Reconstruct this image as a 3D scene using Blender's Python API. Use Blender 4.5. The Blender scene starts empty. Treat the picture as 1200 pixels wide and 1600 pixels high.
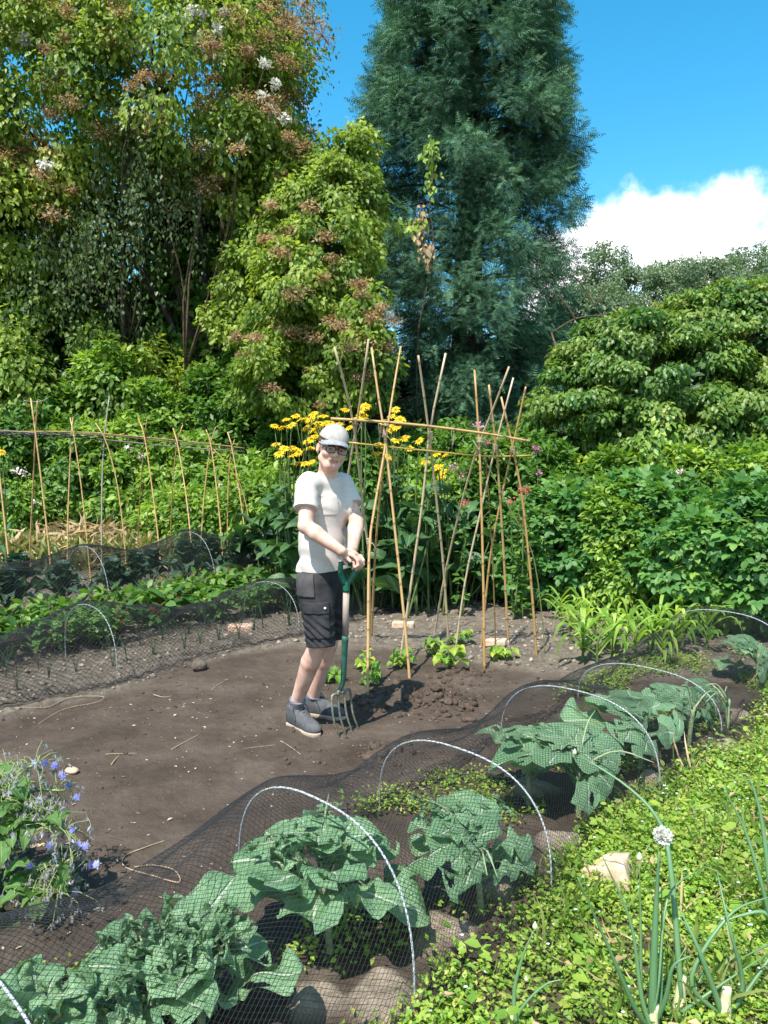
import bpy, bmesh, math
import numpy as np
from mathutils import Vector
R = np.random.default_rng(11)
SC = bpy.context.scene
COL = SC.collection
PI = math.pi
rad = math.radians

# ------------------------------------------------------------------ camera model (photo is 1200 x 1600)
CAM_H, PITCH, FPX = 1.6, rad(4.5), 1200.0
def ray(px, py):
    x = (px-600)/FPX; u = (800-py)/FPX
    return np.array([x, math.cos(PITCH)+math.sin(PITCH)*u, -math.sin(PITCH)+math.cos(PITCH)*u])
def G(px, py, z=0.0):
    d = ray(px, py); t = (z-CAM_H)/d[2]
    return np.array([0, 0, CAM_H]) + d*t
def P(px, py, Y):
    d = ray(px, py)
    return np.array([0, 0, CAM_H]) + d*(Y/d[1])
def nrm(v):
    v = np.asarray(v, float)
    return v/(np.linalg.norm(v, axis=-1, keepdims=True)+1e-12)
def sm(a, b, x):
    t = np.clip((x-a)/(b-a), 0, 1); return t*t*(3-2*t)
def snoise(p, f, seed=0, n=7):
    """cheap smooth pseudo noise in about -1..1"""
    r = np.random.default_rng(seed)
    p = np.asarray(p)
    o = np.zeros(p.shape[:-1], p.dtype)
    for i in range(n):
        k = r.normal(size=p.shape[-1]); k = (k/np.linalg.norm(k)*f*(0.6+0.9*r.random())).astype(p.dtype)
        o = o+np.sin(p@k+r.random()*6.28)
    return o/(n**0.5*1.3)

# ------------------------------------------------------------------ objects
def link(o, parent=None):
    COL.objects.link(o)
    if parent is not None: o.parent = parent
    return o
def tag(o, label=None, cat=None, group=None, kind=None):
    if label: o['label'] = label
    if cat: o['category'] = cat
    if group: o['group'] = group
    if kind: o['kind'] = kind
    return o
def thing(name, label, cat, loc=(0, 0, 0), group=None):
    o = bpy.data.objects.new(name, None); o.empty_display_size = 0.1
    COL.objects.link(o); o.location = [float(c) for c in loc]
    return tag(o, label, cat, group)

class MB:
    """collects vertices / faces with a per-vertex random value"""
    def __init__(s): s.V = []; s.F = {}; s.A = []; s.n = 0; s.UV = []
    def add(s, v, faces, a=0.5, uv=None):
        v = np.asarray(v, float).reshape(-1, 3)
        s.V.append(v)
        s.A.append(np.broadcast_to(np.asarray(a, float), (len(v),)) if np.ndim(a) == 0 else np.asarray(a, float))
        s.UV.append(np.zeros((len(v), 2)) if uv is None else np.asarray(uv, float))
        for f in (faces if isinstance(faces, list) else [faces]):
            f = np.asarray(f, int)
            if f.size: s.F.setdefault(f.shape[1], []).append(f+s.n)
        s.n += len(v); return s
    def build(s, name, mat, parent=None, smooth=False, origin=None):
        me = bpy.data.meshes.new(name)
        V = np.concatenate(s.V) if s.V else np.zeros((0, 3))
        if origin is not None: V = V-np.asarray(origin)
        elif parent is not None:
            r_ = parent
            while r_.parent is not None: r_ = r_.parent
            V = V-np.array(r_.location)
        A = np.concatenate(s.A); UV = np.concatenate(s.UV)
        me.vertices.add(len(V)); me.vertices.foreach_set('co', V.astype(np.float32).ravel())
        idx = []; tot = []
        for k, fl in s.F.items():
            f = np.concatenate(fl); idx.append(f.ravel()); tot.append(np.full(len(f), k))
        idx = np.concatenate(idx); tot = np.concatenate(tot)
        st = np.concatenate([[0], np.cumsum(tot)[:-1]])
        me.loops.add(len(idx)); me.loops.foreach_set('vertex_index', idx.astype(np.int32))
        me.polygons.add(len(tot)); me.polygons.foreach_set('loop_start', st.astype(np.int32))
        me.polygons.foreach_set('loop_total', tot.astype(np.int32))
        if smooth: me.polygons.foreach_set('use_smooth', np.ones(len(tot), bool))
        at = me.attributes.new('rnd', 'FLOAT', 'POINT'); at.data.foreach_set('value', A.astype(np.float32))
        if np.any(UV):
            u = me.uv_layers.new(name='UVMap'); u.data.foreach_set('uv', UV[idx].astype(np.float32).ravel())
        me.update(calc_edges=True); me.validate()
        if mat: me.materials.append(mat)
        o = bpy.data.objects.new(name, me); link(o, parent)
        if origin is not None: o.location = [float(c) for c in origin]
        return o

def tube(mb, pts, r, n=8, a=0.5, cap=True, flat=None):
    """tube along a polyline; r scalar or per-point"""
    pts = np.asarray(pts, float); m = len(pts)
    r = np.broadcast_to(np.asarray(r, float), (m,))
    T = np.gradient(pts, axis=0); T = nrm(T)
    up = np.array([0.13, 0.31, 0.94]) if abs(T[0][2]) < 0.9 else np.array([0.9, 0.3, 0.1])
    N = nrm(np.cross(T, up)); B = np.cross(T, N)
    for i in range(1, m):      # keep frames aligned
        v = N[i-1]-T[i]*np.dot(N[i-1], T[i]); N[i] = nrm(v); B[i] = np.cross(T[i], N[i])
    th = np.arange(n)*2*PI/n
    c, s_ = np.cos(th), np.sin(th)
    V = pts[:, None]+r[:, None, None]*(c[None, :, None]*N[:, None]+s_[None, :, None]*B[:, None])
    V = V.reshape(-1, 3)
    i, j = np.meshgrid(np.arange(m-1), np.arange(n), indexing='ij')
    q = np.stack([i*n+j, i*n+(j+1) % n, (i+1)*n+(j+1) % n, (i+1)*n+j], -1).reshape(-1, 4)
    aa = np.repeat(np.broadcast_to(np.asarray(a, float), (m,)), n) if np.ndim(a) else a
    f = [q]
    if cap: f.append(np.array([np.arange(n)[::-1]])); f.append(np.array([np.arange(n)+(m-1)*n]))
    mb.add(V, f, aa)
def curve_pts(pts, n=16):
    """Catmull-Rom through points"""
    p = np.asarray(pts, float); m = len(p)
    if m == 2: return p[0]+(p[1]-p[0])*np.linspace(0, 1, n)[:, None]
    q = np.vstack([2*p[0]-p[1], p, 2*p[-1]-p[-2]])
    out = []
    t = np.linspace(0, m-1, n)
    for x in t:
        i = min(int(x), m-2); u = x-i
        a, b, c, d = q[i], q[i+1], q[i+2], q[i+3]
        out.append(0.5*((2*b)+(c-a)*u+(2*a-5*b+4*c-d)*u*u+(3*b-3*c+d-a)*u**3))
    return np.array(out)

# leaf templates: x along, y across, z normal
KITE = (np.array([[0, 0, 0], [.45, -.28, .07], [1, 0, -.08], [.45, .28, .07]]), [np.array([[0, 1, 2], [0, 2, 3]])])
OVAL = (np.array([[0, 0, 0], [.3, -.27, .06], [.3, 0, .0], [.3, .27, .06], [.68, -.24, .03], [.68, 0, -.03], [.68, .24, .03], [1, 0, -.14]]),
        [np.array([[0, 1, 2], [0, 2, 3], [4, 7, 5], [5, 7, 6]]), np.array([[1, 4, 5, 2], [2, 5, 6, 3]])])
STRAP = (np.array([[0, -.04, 0], [0, .04, 0], [.4, -.07, .12], [.4, .07, .12], [.75, -.05, .08], [.75, .05, .08], [1, 0, -.12]]),
         [np.array([[0, 2, 3, 1], [2, 4, 5, 3]]), np.array([[4, 6, 5]])])
def frond_template(k=5, w=.3):
    V = []; F = []
    for i in range(k):
        x = .08+.78*i/(k-1); L = w*(1-.55*i/(k-1))
        for s in (-1, 1):
            b = len(V)
            V += [[x-.035, 0, 0], [x+.05, 0, 0], [x+.16, s*L, -.07-.04*(i % 2)]]
            F.append([b, b+1, b+2] if s > 0 else [b+1, b, b+2])
    b = len(V); V += [[.7, -.03, 0], [.7, .03, 0], [1.08, 0, -.06]]; F.append([b, b+2, b+1])
    return (np.array(V), [np.array(F)])
FROND = frond_template(5, .40)
def three_leaf():
    V, F = [], {}
    base, fs = OVAL
    b = 0
    T = []; Q = []
    for ang, sc, off in ((0, .62, .38), (1.15, .5, .3), (-1.15, .5, .3)):
        c, s = math.cos(ang), math.sin(ang)
        v = base*np.array([sc, sc*1.15, sc]); v = v+np.array([0, 0, 0])
        w = np.stack([v[:, 0]*c-v[:, 1]*s+off, v[:, 0]*s+v[:, 1]*c, v[:, 2]], -1)
        V.append(w); T.append(fs[0]+b); Q.append(fs[1]+b); b += len(v)
    return (np.concatenate(V), [np.concatenate(T), np.concatenate(Q)])
TRI = three_leaf()

def scatter(mb, tmpl, pos, axis, normal, size, rnd):
    tv, tf = tmpl
    X = nrm(axis); Z = normal-X*np.sum(normal*X, -1, keepdims=True); Z = nrm(Z); Y = np.cross(Z, X)
    size = np.broadcast_to(np.asarray(size, float), (len(pos),))
    V = pos[:, None]+size[:, None, None]*(tv[None, :, 0:1]*X[:, None]+tv[None, :, 1:2]*Y[:, None]+tv[None, :, 2:3]*Z[:, None])
    n = len(tv); off = (np.arange(len(pos))*n)[:, None, None]
    mb.add(V.reshape(-1, 3), [(f[None]+off).reshape(-1, f.shape[1]) for f in tf], np.repeat(rnd, n))

def rdir(n, r=None):
    return nrm((r or R).normal(size=(n, 3)))
def blob_leaves(blobs, nclump, clump_r, per, jitter=.5, up=.5, droop=.5, flat=.8, back=.5, inner=.25, zmin=.02, seed=None, top=None):
    """leaf positions / axes / normals: clumps on the surface of ellipsoid blobs [(cx,cy,cz,rx,ry,rz)...]"""
    rg = np.random.default_rng(seed) if seed is not None else R
    bl = np.array(blobs, float)
    area = (bl[:, 3]*bl[:, 5]+bl[:, 4]*bl[:, 5]+bl[:, 3]*bl[:, 4]); w = area/area.sum()
    cs = []; cr = []; cd = []
    tries = 0
    while len(cs) < nclump and tries < nclump*30:
        tries += 1
        b = bl[rg.choice(len(bl), p=w)]
        d = nrm(rg.normal(size=3))
        if d[1] > .3 and rg.random() > back: continue
        k = rg.uniform(.82, 1.06) if rg.random() > inner else rg.uniform(.3, .8)
        c = b[:3]+d*b[3:6]*k
        if c[2] < zmin: continue
        # skip clumps deep inside another blob
        q = ((c-bl[:, :3])/bl[:, 3:6]); ins = (np.sum(q*q, -1) < .45).sum()
        if ins and rg.random() > inner: continue
        cs.append(c); cd.append(d); cr.append(clump_r*rg.uniform(.6, 1.35))
    cs = np.array(cs); cr = np.array(cr); cd = np.array(cd)
    m = np.maximum(4, (per*(cr/clump_r)**2)).astype(int)
    ci = np.repeat(np.arange(len(cs)), m); n = len(ci)
    d = rdir(n, rg); rr = cr[ci]*(rg.random(n)**.4)
    pos = cs[ci]+d*rr[:, None]*np.array([1, 1, flat])
    out = nrm(d*.6+cd[ci]*.7)
    N = nrm(out+np.array([0, 0, up])+rg.normal(size=(n, 3))*jitter)
    ax = nrm(out*.7+np.array([0, 0, -droop])+rg.normal(size=(n, 3))*.5)
    keep = pos[:, 2] > zmin
    crnd = rg.random(len(cs))[ci]
    return pos[keep], ax[keep], N[keep], crnd[keep], cs

# ------------------------------------------------------------------ materials
def new_mat(name):
    m = bpy.data.materials.new(name); m.use_nodes = True
    nt = m.node_tree; nt.nodes.clear()
    return m, nt, nt.nodes.new, nt.links.new
def ramp(nt, cols, pos=None, interp='LINEAR'):
    r = nt.nodes.new('ShaderNodeValToRGB'); r.color_ramp.interpolation = interp
    el = r.color_ramp.elements
    pos = pos or [i/(len(cols)-1) for i in range(len(cols))]
    el[0].position = pos[0]; el[0].color = (*cols[0], 1)
    el[1].position = pos[-1]; el[1].color = (*cols[-1], 1)
    for c, p in zip(cols[1:-1], pos[1:-1]):
        e = el.new(p); e.color = (*c, 1)
    return r
def leaf_mat(name, cols, trans=.35, rough=.45, spec=.35, pos=None, tint=(1.25, 1.2, .5), nscale=3.0, g_=1.0):
    m, nt, N, L = new_mat(name)
    at = N('ShaderNodeAttribute'); at.attribute_name = 'rnd'
    rp = ramp(nt, [tuple(v*g_ for v in c_) for c_ in cols], pos); L(at.outputs['Fac'], rp.inputs[0])
    tc = N('ShaderNodeTexCoord'); no = N('ShaderNodeTexNoise'); no.inputs['Scale'].default_value = nscale; no.inputs['Detail'].default_value = 2
    L(tc.outputs['Object'], no.inputs['Vector'])
    mr = N('ShaderNodeMapRange'); mr.inputs[1].default_value = .3; mr.inputs[2].default_value = .7
    mr.inputs[3].default_value = .8; mr.inputs[4].default_value = 1.2; L(no.outputs['Fac'], mr.inputs[0])
    hs = N('ShaderNodeHueSaturation'); L(rp.outputs[0], hs.inputs['Color']); L(mr.outputs[0], hs.inputs['Value'])
    pb = N('ShaderNodeBsdfPrincipled'); pb.inputs['Roughness'].default_value = rough
    pb.inputs['Specular IOR Level'].default_value = spec
    L(hs.outputs[0], pb.inputs['Base Color'])
    mul = N('ShaderNodeMix'); mul.data_type = 'RGBA'; mul.blend_type = 'MULTIPLY'; mul.inputs[0].default_value = 1
    L(hs.outputs[0], mul.inputs[6]); mul.inputs[7].default_value = (*[min(t*1.5, 2) for t in tint], 1)
    tr = N('ShaderNodeBsdfTranslucent'); L(mul.outputs[2], tr.inputs['Color'])
    mx = N('ShaderNodeMixShader'); mx.inputs[0].default_value = trans
    L(pb.outputs[0], mx.inputs[1]); L(tr.outputs[0], mx.inputs[2])
    out = N('ShaderNodeOutputMaterial'); L(mx.outputs[0], out.inputs[0])
    return m
def surf_mat(name, c1, c2, scale=20, rough=.7, bump=.3, bscale=None, spec=.3, stretch=(1, 1, 1), rndmix=0, c3=None, metal=0, detail=5, bdist=.01, rlo=.35, rhi=.65):
    m, nt, N, L = new_mat(name)
    tc = N('ShaderNodeTexCoord'); mp = N('ShaderNodeMapping'); mp.inputs['Scale'].default_value = stretch
    L(tc.outputs['Object'], mp.inputs['Vector'])
    no = N('ShaderNodeTexNoise'); no.inputs['Scale'].default_value = scale; no.inputs['Detail'].default_value = detail
    no.inputs['Roughness'].default_value = .6
    L(mp.outputs[0], no.inputs['Vector'])
    rp = ramp(nt, [c1, c2] if c3 is None else [c1, c2, c3], [rlo, rhi] if c3 is None else [rlo, .5, rhi]); L(no.outputs['Fac'], rp.inputs[0])
    col = rp.outputs[0]
    if rndmix:
        at = N('ShaderNodeAttribute'); at.attribute_name = 'rnd'
        mr = N('ShaderNodeMapRange'); mr.inputs[3].default_value = 1-rndmix; mr.inputs[4].default_value = 1+rndmix
        L(at.outputs['Fac'], mr.inputs[0])
        hs = N('ShaderNodeHueSaturation'); L(col, hs.inputs['Color']); L(mr.outputs[0], hs.inputs['Value']); col = hs.outputs[0]
    pb = N('ShaderNodeBsdfPrincipled'); pb.inputs['Roughness'].default_value = rough
    pb.inputs['Specular IOR Level'].default_value = spec; pb.inputs['Metallic'].default_value = metal
    L(col, pb.inputs['Base Color'])
    if bump:
        n2 = N('ShaderNodeTexNoise'); n2.inputs['Scale'].default_value = bscale or scale*2; n2.inputs['Detail'].default_value = 6
        L(mp.outputs[0], n2.inputs['Vector'])
        bp = N('ShaderNodeBump'); bp.inputs['Strength'].default_value = bump; bp.inputs['Distance'].default_value = bdist
        L(n2.outputs['Fac'], bp.inputs['Height']); L(bp.outputs[0], pb.inputs['Normal'])
    out = N('ShaderNodeOutputMaterial'); L(pb.outputs[0], out.inputs[0])
    return m

# ------------------------------------------------------------------ SDF modelling (smooth unions -> one continuous surface)
class SDF:
    def __init__(s, lo, hi, res):
        s.lo = np.array(lo, np.float32); s.res = res
        s.n = np.ceil((np.array(hi)-np.array(lo))/res).astype(int)+1
        s.f = np.full(s.n, 9.0, np.float32)
    def sub(s, lo, hi):
        a = np.clip(np.floor((np.asarray(lo)-s.lo)/s.res).astype(int), 0, s.n-1)
        b = np.clip(np.ceil((np.asarray(hi)-s.lo)/s.res).astype(int)+1, 1, s.n)
        sl = tuple(slice(i, j) for i, j in zip(a, b))
        ax = [s.lo[k]+s.res*np.arange(a[k], b[k], dtype=np.float32) for k in range(3)]
        g = np.stack(np.meshgrid(*ax, indexing='ij'), -1)
        return sl, g
    def blend(s, sl, d, k, mode='add'):
        f = s.f[sl]
        if mode == 'add':
            h = np.maximum(k-np.abs(f-d), 0)/k; s.f[sl] = np.minimum(f, d)-h*h*k*.25
        else:
            d = -d; h = np.maximum(k-np.abs(f-d), 0)/k; s.f[sl] = np.maximum(f, d)+h*h*k*.25
    def cone(s, a, b, r1, r2, k=.02, sq=None, sqf=1.0, mode='add'):
        a = np.asarray(a, np.float32); b = np.asarray(b, np.float32)
        m = max(r1, r2)*max(1, 1/min(sqf, 1))+k+.015
        sl, g = s.sub(np.minimum(a, b)-m, np.maximum(a, b)+m)
        if g.size == 0: return
        ab = b-a; t = np.clip(((g-a)@ab)/max(float(ab@ab), 1e-9), 0, 1)
        off = g-a-t[..., None]*ab
        d2 = np.sum(off*off, -1)
        if sq is not None:
            q = nrm(sq).astype(np.float32); c = off@q; d2 = d2+(sqf*sqf-1)*c*c
        s.blend(sl, np.sqrt(np.maximum(d2, 0))-(r1+(r2-r1)*t), k, mode)
    def ell(s, c, axes, rr, k=.02, mode='add'):
        c = np.asarray(c, np.float32); A = np.asarray(axes, np.float32); rr = np.asarray(rr, np.float32)
        m = float(rr.max())+k+.015
        sl, g = s.sub(c-m, c+m)
        if g.size == 0: return
        q = (g-c)@A.T
        k0 = np.sqrt(np.sum((q/rr)**2, -1)); k1 = np.sqrt(np.sum((q/(rr*rr))**2, -1))+1e-6
        s.blend(sl, k0*(k0-1)/k1, k, mode)
    def plane(s, p, n, k=.004):
        """keep the side the normal points away from"""
        sl, g = s.sub(s.lo, s.lo+s.res*s.n)
        d = (g-np.asarray(p, np.float32))@nrm(n).astype(np.float32)
        f = s.f; h = np.maximum(k-np.abs(f-d), 0)/k
        s.f = (np.maximum(f, d)+h*h*k*.25).astype(np.float32)
    def grid(s):
        return s.sub(s.lo, s.lo+s.res*s.n)[1]
    def mesh(s):
        f = s.f; n = f.shape
        sg = f < 0
        cell = np.zeros((n[0]-1, n[1]-1, n[2]-1), np.uint8)
        for dx in (0, 1):
            for dy in (0, 1):
                for dz in (0, 1):
                    cell += sg[dx:n[0]-1+dx, dy:n[1]-1+dy, dz:n[2]-1+dz]
        act = (cell > 0) & (cell < 8)
        ijk = np.argwhere(act); m = len(ijk)
        idx = np.full(act.shape, -1, np.int64); idx[act] = np.arange(m)
        acc = np.zeros((m, 3)); cnt = np.zeros(m)
        corners = [(x, y, z) for x in (0, 1) for y in (0, 1) for z in (0, 1)]
        val = {c: f[ijk[:, 0]+c[0], ijk[:, 1]+c[1], ijk[:, 2]+c[2]] for c in corners}
        for c in corners:
            for ax in range(3):
                if c[ax] == 0:
                    e = list(c); e[ax] = 1; e = tuple(e)
                    a, b = val[c], val[e]; x = (a < 0) != (b < 0)
                    t = np.where(x, a/(a-b+1e-12), 0)
                    p = np.tile(np.array(c, float), (m, 1)); p[:, ax] = t
                    acc[x] += p[x]; cnt[x] += 1
        V = s.lo+s.res*(ijk+acc/cnt[:, None])
        Q = []
        for ax in range(3):
            o1, o2 = [(1, 2), (2, 0), (0, 1)][ax]
            a = [slice(None)]*3; b = [slice(None)]*3
            a[ax] = slice(0, n[ax]-1); b[ax] = slice(1, n[ax])
            ch = sg[tuple(a)] != sg[tuple(b)]
            e = np.argwhere(ch)
            e = e[(e[:, o1] > 0) & (e[:, o2] > 0) & (e[:, o1] < n[o1]-1) & (e[:, o2] < n[o2]-1)]
            d1 = np.zeros(3, int); d1[o1] = 1; d2 = np.zeros(3, int); d2[o2] = 1
            c = [e, e-d1, e-d1-d2, e-d2]
            q = np.stack([idx[tuple(x.T)] for x in c], -1)
            fl = sg[tuple(e.T)]
            q[~fl] = q[~fl][:, ::-1]
            Q.append(q)
        return V, np.concatenate(Q)
# ================================================================== camera, sun, sky
cam = bpy.data.cameras.new('camera'); camo = bpy.data.objects.new('camera', cam); COL.objects.link(camo)
camo.location = (0, 0, CAM_H); camo.rotation_euler = (PI/2-PITCH, 0, 0)
cam.sensor_fit = 'VERTICAL'; cam.sensor_height = 24; cam.lens = 24*FPX/1600; cam.clip_start = .05; cam.clip_end = 1000
SC.camera = camo
SUN = nrm(np.array([-.50, -.88, 1.72]))
sl_ = bpy.data.lights.new('sun', 'SUN'); sl_.energy = 4.6; sl_.angle = rad(.53); sl_.color = (1, .955, .88)
so = bpy.data.objects.new('sun', sl_); COL.objects.link(so); so.location = (-5, -9, 17)
so.rotation_euler = Vector(-SUN).to_track_quat('-Z', 'Y').to_euler()
w = bpy.data.worlds.new('World'); SC.world = w; w.use_nodes = True
nt = w.node_tree; nt.nodes.clear(); N = nt.nodes.new; L = nt.links.new
sky = N('ShaderNodeTexSky'); sky.sky_type = 'NISHITA'; sky.sun_disc = False
sky.sun_elevation = math.asin(SUN[2]); sky.sun_rotation = math.atan2(SUN[0], SUN[1]) % (2*PI)
sky.air_density = 1.0; sky.dust_density = .25; sky.ozone_density = 3.0
hs = N('ShaderNodeHueSaturation'); hs.inputs['Saturation'].default_value = 1.36; hs.inputs['Hue'].default_value = .478; L(sky.outputs[0], hs.inputs['Color'])
bg = N('ShaderNodeBackground'); bg.inputs[1].default_value = .142; L(hs.outputs[0], bg.inputs[0])
tc = N('ShaderNodeTexCoord')
def vdot(vec, d):
    n = N('ShaderNodeVectorMath'); n.operation = 'DOT_PRODUCT'; L(vec, n.inputs[0]); n.inputs[1].default_value = d; return n.outputs['Value']
def mth(op, a, b=None, c=None, clamp=False):
    n = N('ShaderNodeMath'); n.operation = op; n.use_clamp = clamp
    for i, x in enumerate((a, b, c)):
        if x is None: continue
        if isinstance(x, (int, float)): n.inputs[i].default_value = x
        else: L(x, n.inputs[i])
    return n.outputs[0]
noi = N('ShaderNodeTexNoise'); noi.inputs['Scale'].default_value = 13; noi.inputs['Detail'].default_value = 9; noi.inputs['Roughness'].default_value = .58
L(tc.outputs['Generated'], noi.inputs['Vector'])
no2 = N('ShaderNodeTexNoise'); no2.inputs['Scale'].default_value = 3.2; no2.inputs['Detail'].default_value = 7; no2.inputs['Roughness'].default_value = .62
mp = N('ShaderNodeMapping'); mp.inputs['Scale'].default_value = (1, 1, 2.2); L(tc.outputs['Generated'], mp.inputs[0]); L(mp.outputs[0], no2.inputs['Vector'])
dvec = tc.outputs['Generated']
# cumulus: a heap of puffs given by direction and angular radius
puffs = [(1105, 335, 62), (1060, 385, 85), (1150, 400, 85), (980, 410, 95), (1230, 420, 90), (900, 440, 90), (1050, 470, 90), (1320, 400, 120), (950, 370, 50), (1180, 480, 100), (870, 470, 70)]
best = None
for px_, py_, r_ in puffs:
    d = nrm(ray(px_, py_)); ang = r_/1320.0
    c = vdot(dvec, [float(x) for x in d])
    a = mth('ARCCOSINE', mth('MINIMUM', c, .99999))
    v = mth('SUBTRACT', 1.0, mth('DIVIDE', a, ang))
    best = v if best is None else mth('MAXIMUM', best, v)
mask = mth('ADD', best, mth('MULTIPLY', mth('SUBTRACT', noi.outputs['Fac'], .5), 2.3))
mr = N('ShaderNodeMapRange'); mr.interpolation_type = 'SMOOTHSTEP'; mr.inputs[1].default_value = -.16; mr.inputs[2].default_value = .50; L(mask, mr.inputs[0])
wr = N('ShaderNodeMapRange'); wr.interpolation_type = 'SMOOTHSTEP'; wr.inputs[1].default_value = .63; wr.inputs[2].default_value = .74; wr.inputs[4].default_value = .75; sep = N('ShaderNodeSeparateXYZ'); L(dvec, sep.inputs[0])
bk = N('ShaderNodeMapRange'); bk.inputs[1].default_value = .15; bk.inputs[2].default_value = -.4; bk.inputs[4].default_value = .18; L(sep.outputs['Y'], bk.inputs[0])   # unseen extra cloud added behind the camera for whiter fill light
L(mth('ADD', no2.outputs['Fac'], bk.outputs[0]), wr.inputs[0])
up_ = N('ShaderNodeMapRange'); up_.inputs[1].default_value = 0; up_.inputs[2].default_value = .08; L(sep.outputs['Z'], up_.inputs[0])
cm = mth('MULTIPLY', mth('MAXIMUM', mr.outputs[0], wr.outputs[0]), up_.outputs[0])
bc = N('ShaderNodeBackground'); bc.inputs[1].default_value = 1.02
cr = ramp(nt, [(.72, .82, .93), (1.0, 1.0, 1.0)], [.3, .62]); L(noi.outputs['Fac'], cr.inputs[0]); L(cr.outputs[0], bc.inputs[0])
mx = N('ShaderNodeMixShader'); L(cm, mx.inputs[0]); L(bg.outputs[0], mx.inputs[1]); L(bc.outputs[0], mx.inputs[2])
wo = N('ShaderNodeOutputWorld'); L(mx.outputs[0], wo.inputs[0])
vs = SC.view_settings; vs.view_transform = 'Standard'; vs.look = 'None'; vs.exposure = .92; vs.gamma = 1; vs.use_curve_mapping = False
SC.cycles.max_bounces = 5; SC.cycles.transparent_max_bounces = 12; SC.cycles.diffuse_bounces = 3; SC.cycles.glossy_bounces = 2; SC.cycles.transmission_bounces = 4

# ================================================================== ground
AX = nrm(np.array([.64, .768])); NR = np.array([AX[1], -AX[0]])      # bed direction / towards the near right
C1 = np.array([-.22, 2.37])
def qs(x, y):
    return (x-C1[0])*NR[0]+(y-C1[1])*NR[1], (x-C1[0])*AX[0]+(y-C1[1])*AX[1]
rg0 = np.random.default_rng(5)
MOUNDS = []
for px_, py_, r_ in [(690, 1465, .13), (600, 1570, .16), (500, 1560, .12), (880, 1330, .12), (830, 1240, .13), (1130, 1170, .13), (780, 1400, .09), (1020, 1230, .1), (1150, 1120, .12), (720, 1350, .1)]:
    g = G(px_, py_); MOUNDS.append((g[0], g[1], r_))
def masks(x, y):
    q, s = qs(x, y)
    p2 = np.stack([x, y], -1)
    nz = snoise(p2, 3.0, 1)*.07+snoise(p2, 11.0, 2)*.03
    dry = sm(-2.86, -3.0, q+nz)
    cr_ = y-(6.15-.62*np.clip(x, 0, 1.5))
    dry = np.maximum(dry, sm(-.06, .1, cr_+nz)*sm(-3.2, -2.2, -np.abs(q+1.0)-.5+0*q) if False else np.maximum(dry, sm(-.06, .1, cr_+nz)*(x > -.6)))
    weed = sm(.36, .56, q+nz*2.2)*sm(3.6, 3.0, q*0+2.5)
    bed1 = sm(.62, .5, np.abs(q)+nz*.5)
    mound = np.zeros_like(x)
    for mx_, my_, mr_ in MOUNDS:
        mound = np.maximum(mound, sm(1.0, .35, np.hypot(x-mx_, y-my_)/mr_+snoise(p2, 30., 3)*.25))
    far = sm(8.6, 9.6, y+nz*4)
    return q, s, dry, weed, bed1, mound, far
DIG = [(G(650, 1095)[:2], .34), (G(605, 1182)[:2], .16), (G(690, 1108)[:2], .26), (G(560, 1110)[:2], .14), (G(720, 1060)[:2], .25)]
def hgt(x, y):
    x = np.asarray(x, float); y = np.asarray(y, float)
    p2 = np.stack([x, y], -1)
    q, s, dry, weed, bed1, mound, far = masks(x, y)
    z = .012*snoise(p2, 1.6, 10)+.006*snoise(p2, 6, 11)+.0035*snoise(p2, 19, 12)
    bare = (1-dry)*(1-bed1)*(1-weed)
    z = z+bare*(.0028*snoise(p2, 45, 13)+.0018*snoise(p2, 95, 19)+.007*np.maximum(0, snoise(p2, 30, 20)-.45)+.006*np.maximum(0, snoise(p2, 13, 21)-.3))
    rough = np.clip(dry*.85+bed1*.6, 0, 1)
    lump = np.maximum(0, snoise(p2, 38, 14))*.016+np.maximum(0, snoise(p2, 75, 15))*.010+.003*snoise(p2, 150, 17)
    z = z+rough*lump+dry*.025
    for c, r_ in DIG:
        k = sm(1, .2, np.hypot(x-c[0], y-c[1])/r_)
        z = z+k*(.03+np.maximum(0, snoise(p2, 26, 16))*.03+np.maximum(0, snoise(p2, 60, 18))*.015)
    z = z+mound*.035+bed1*.012
    fade = sm(16, 10, y)*sm(-1, 0.3, y)
    return z*fade
def axis_coords(lo, hi, fine_lo, fine_hi, step, g=1.18):
    a = list(np.arange(fine_lo, fine_hi, step)); d = step; v = fine_hi
    while v < hi: a.append(v); d *= g; v += d
    a.append(hi); d = step; v = fine_lo-step*g; b = []
    while v > lo: b.append(v); d *= g; v -= d
    b.append(lo)
    return np.array(b[::-1]+a)
gx = axis_coords(-250, 250, -3.4, 3.6, .0135, 1.12); gy = axis_coords(-60, 400, 1.5, 7.2, .0135, 1.03)
GX, GY = np.meshgrid(gx, gy, indexing='ij')
gz = hgt(GX, GY)
q, s, dry, weed, bed1, mound, far = masks(GX, GY)
mb = MB()
ni, nj = GX.shape
i, j = np.meshgrid(np.arange(ni-1), np.arange(nj-1), indexing='ij')
F = np.stack([i*nj+j, (i+1)*nj+j, (i+1)*nj+j+1, i*nj+j+1], -1).reshape(-1, 4)
mb.add(np.stack([GX, GY, gz], -1).reshape(-1, 3), F, dry.ravel())
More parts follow.
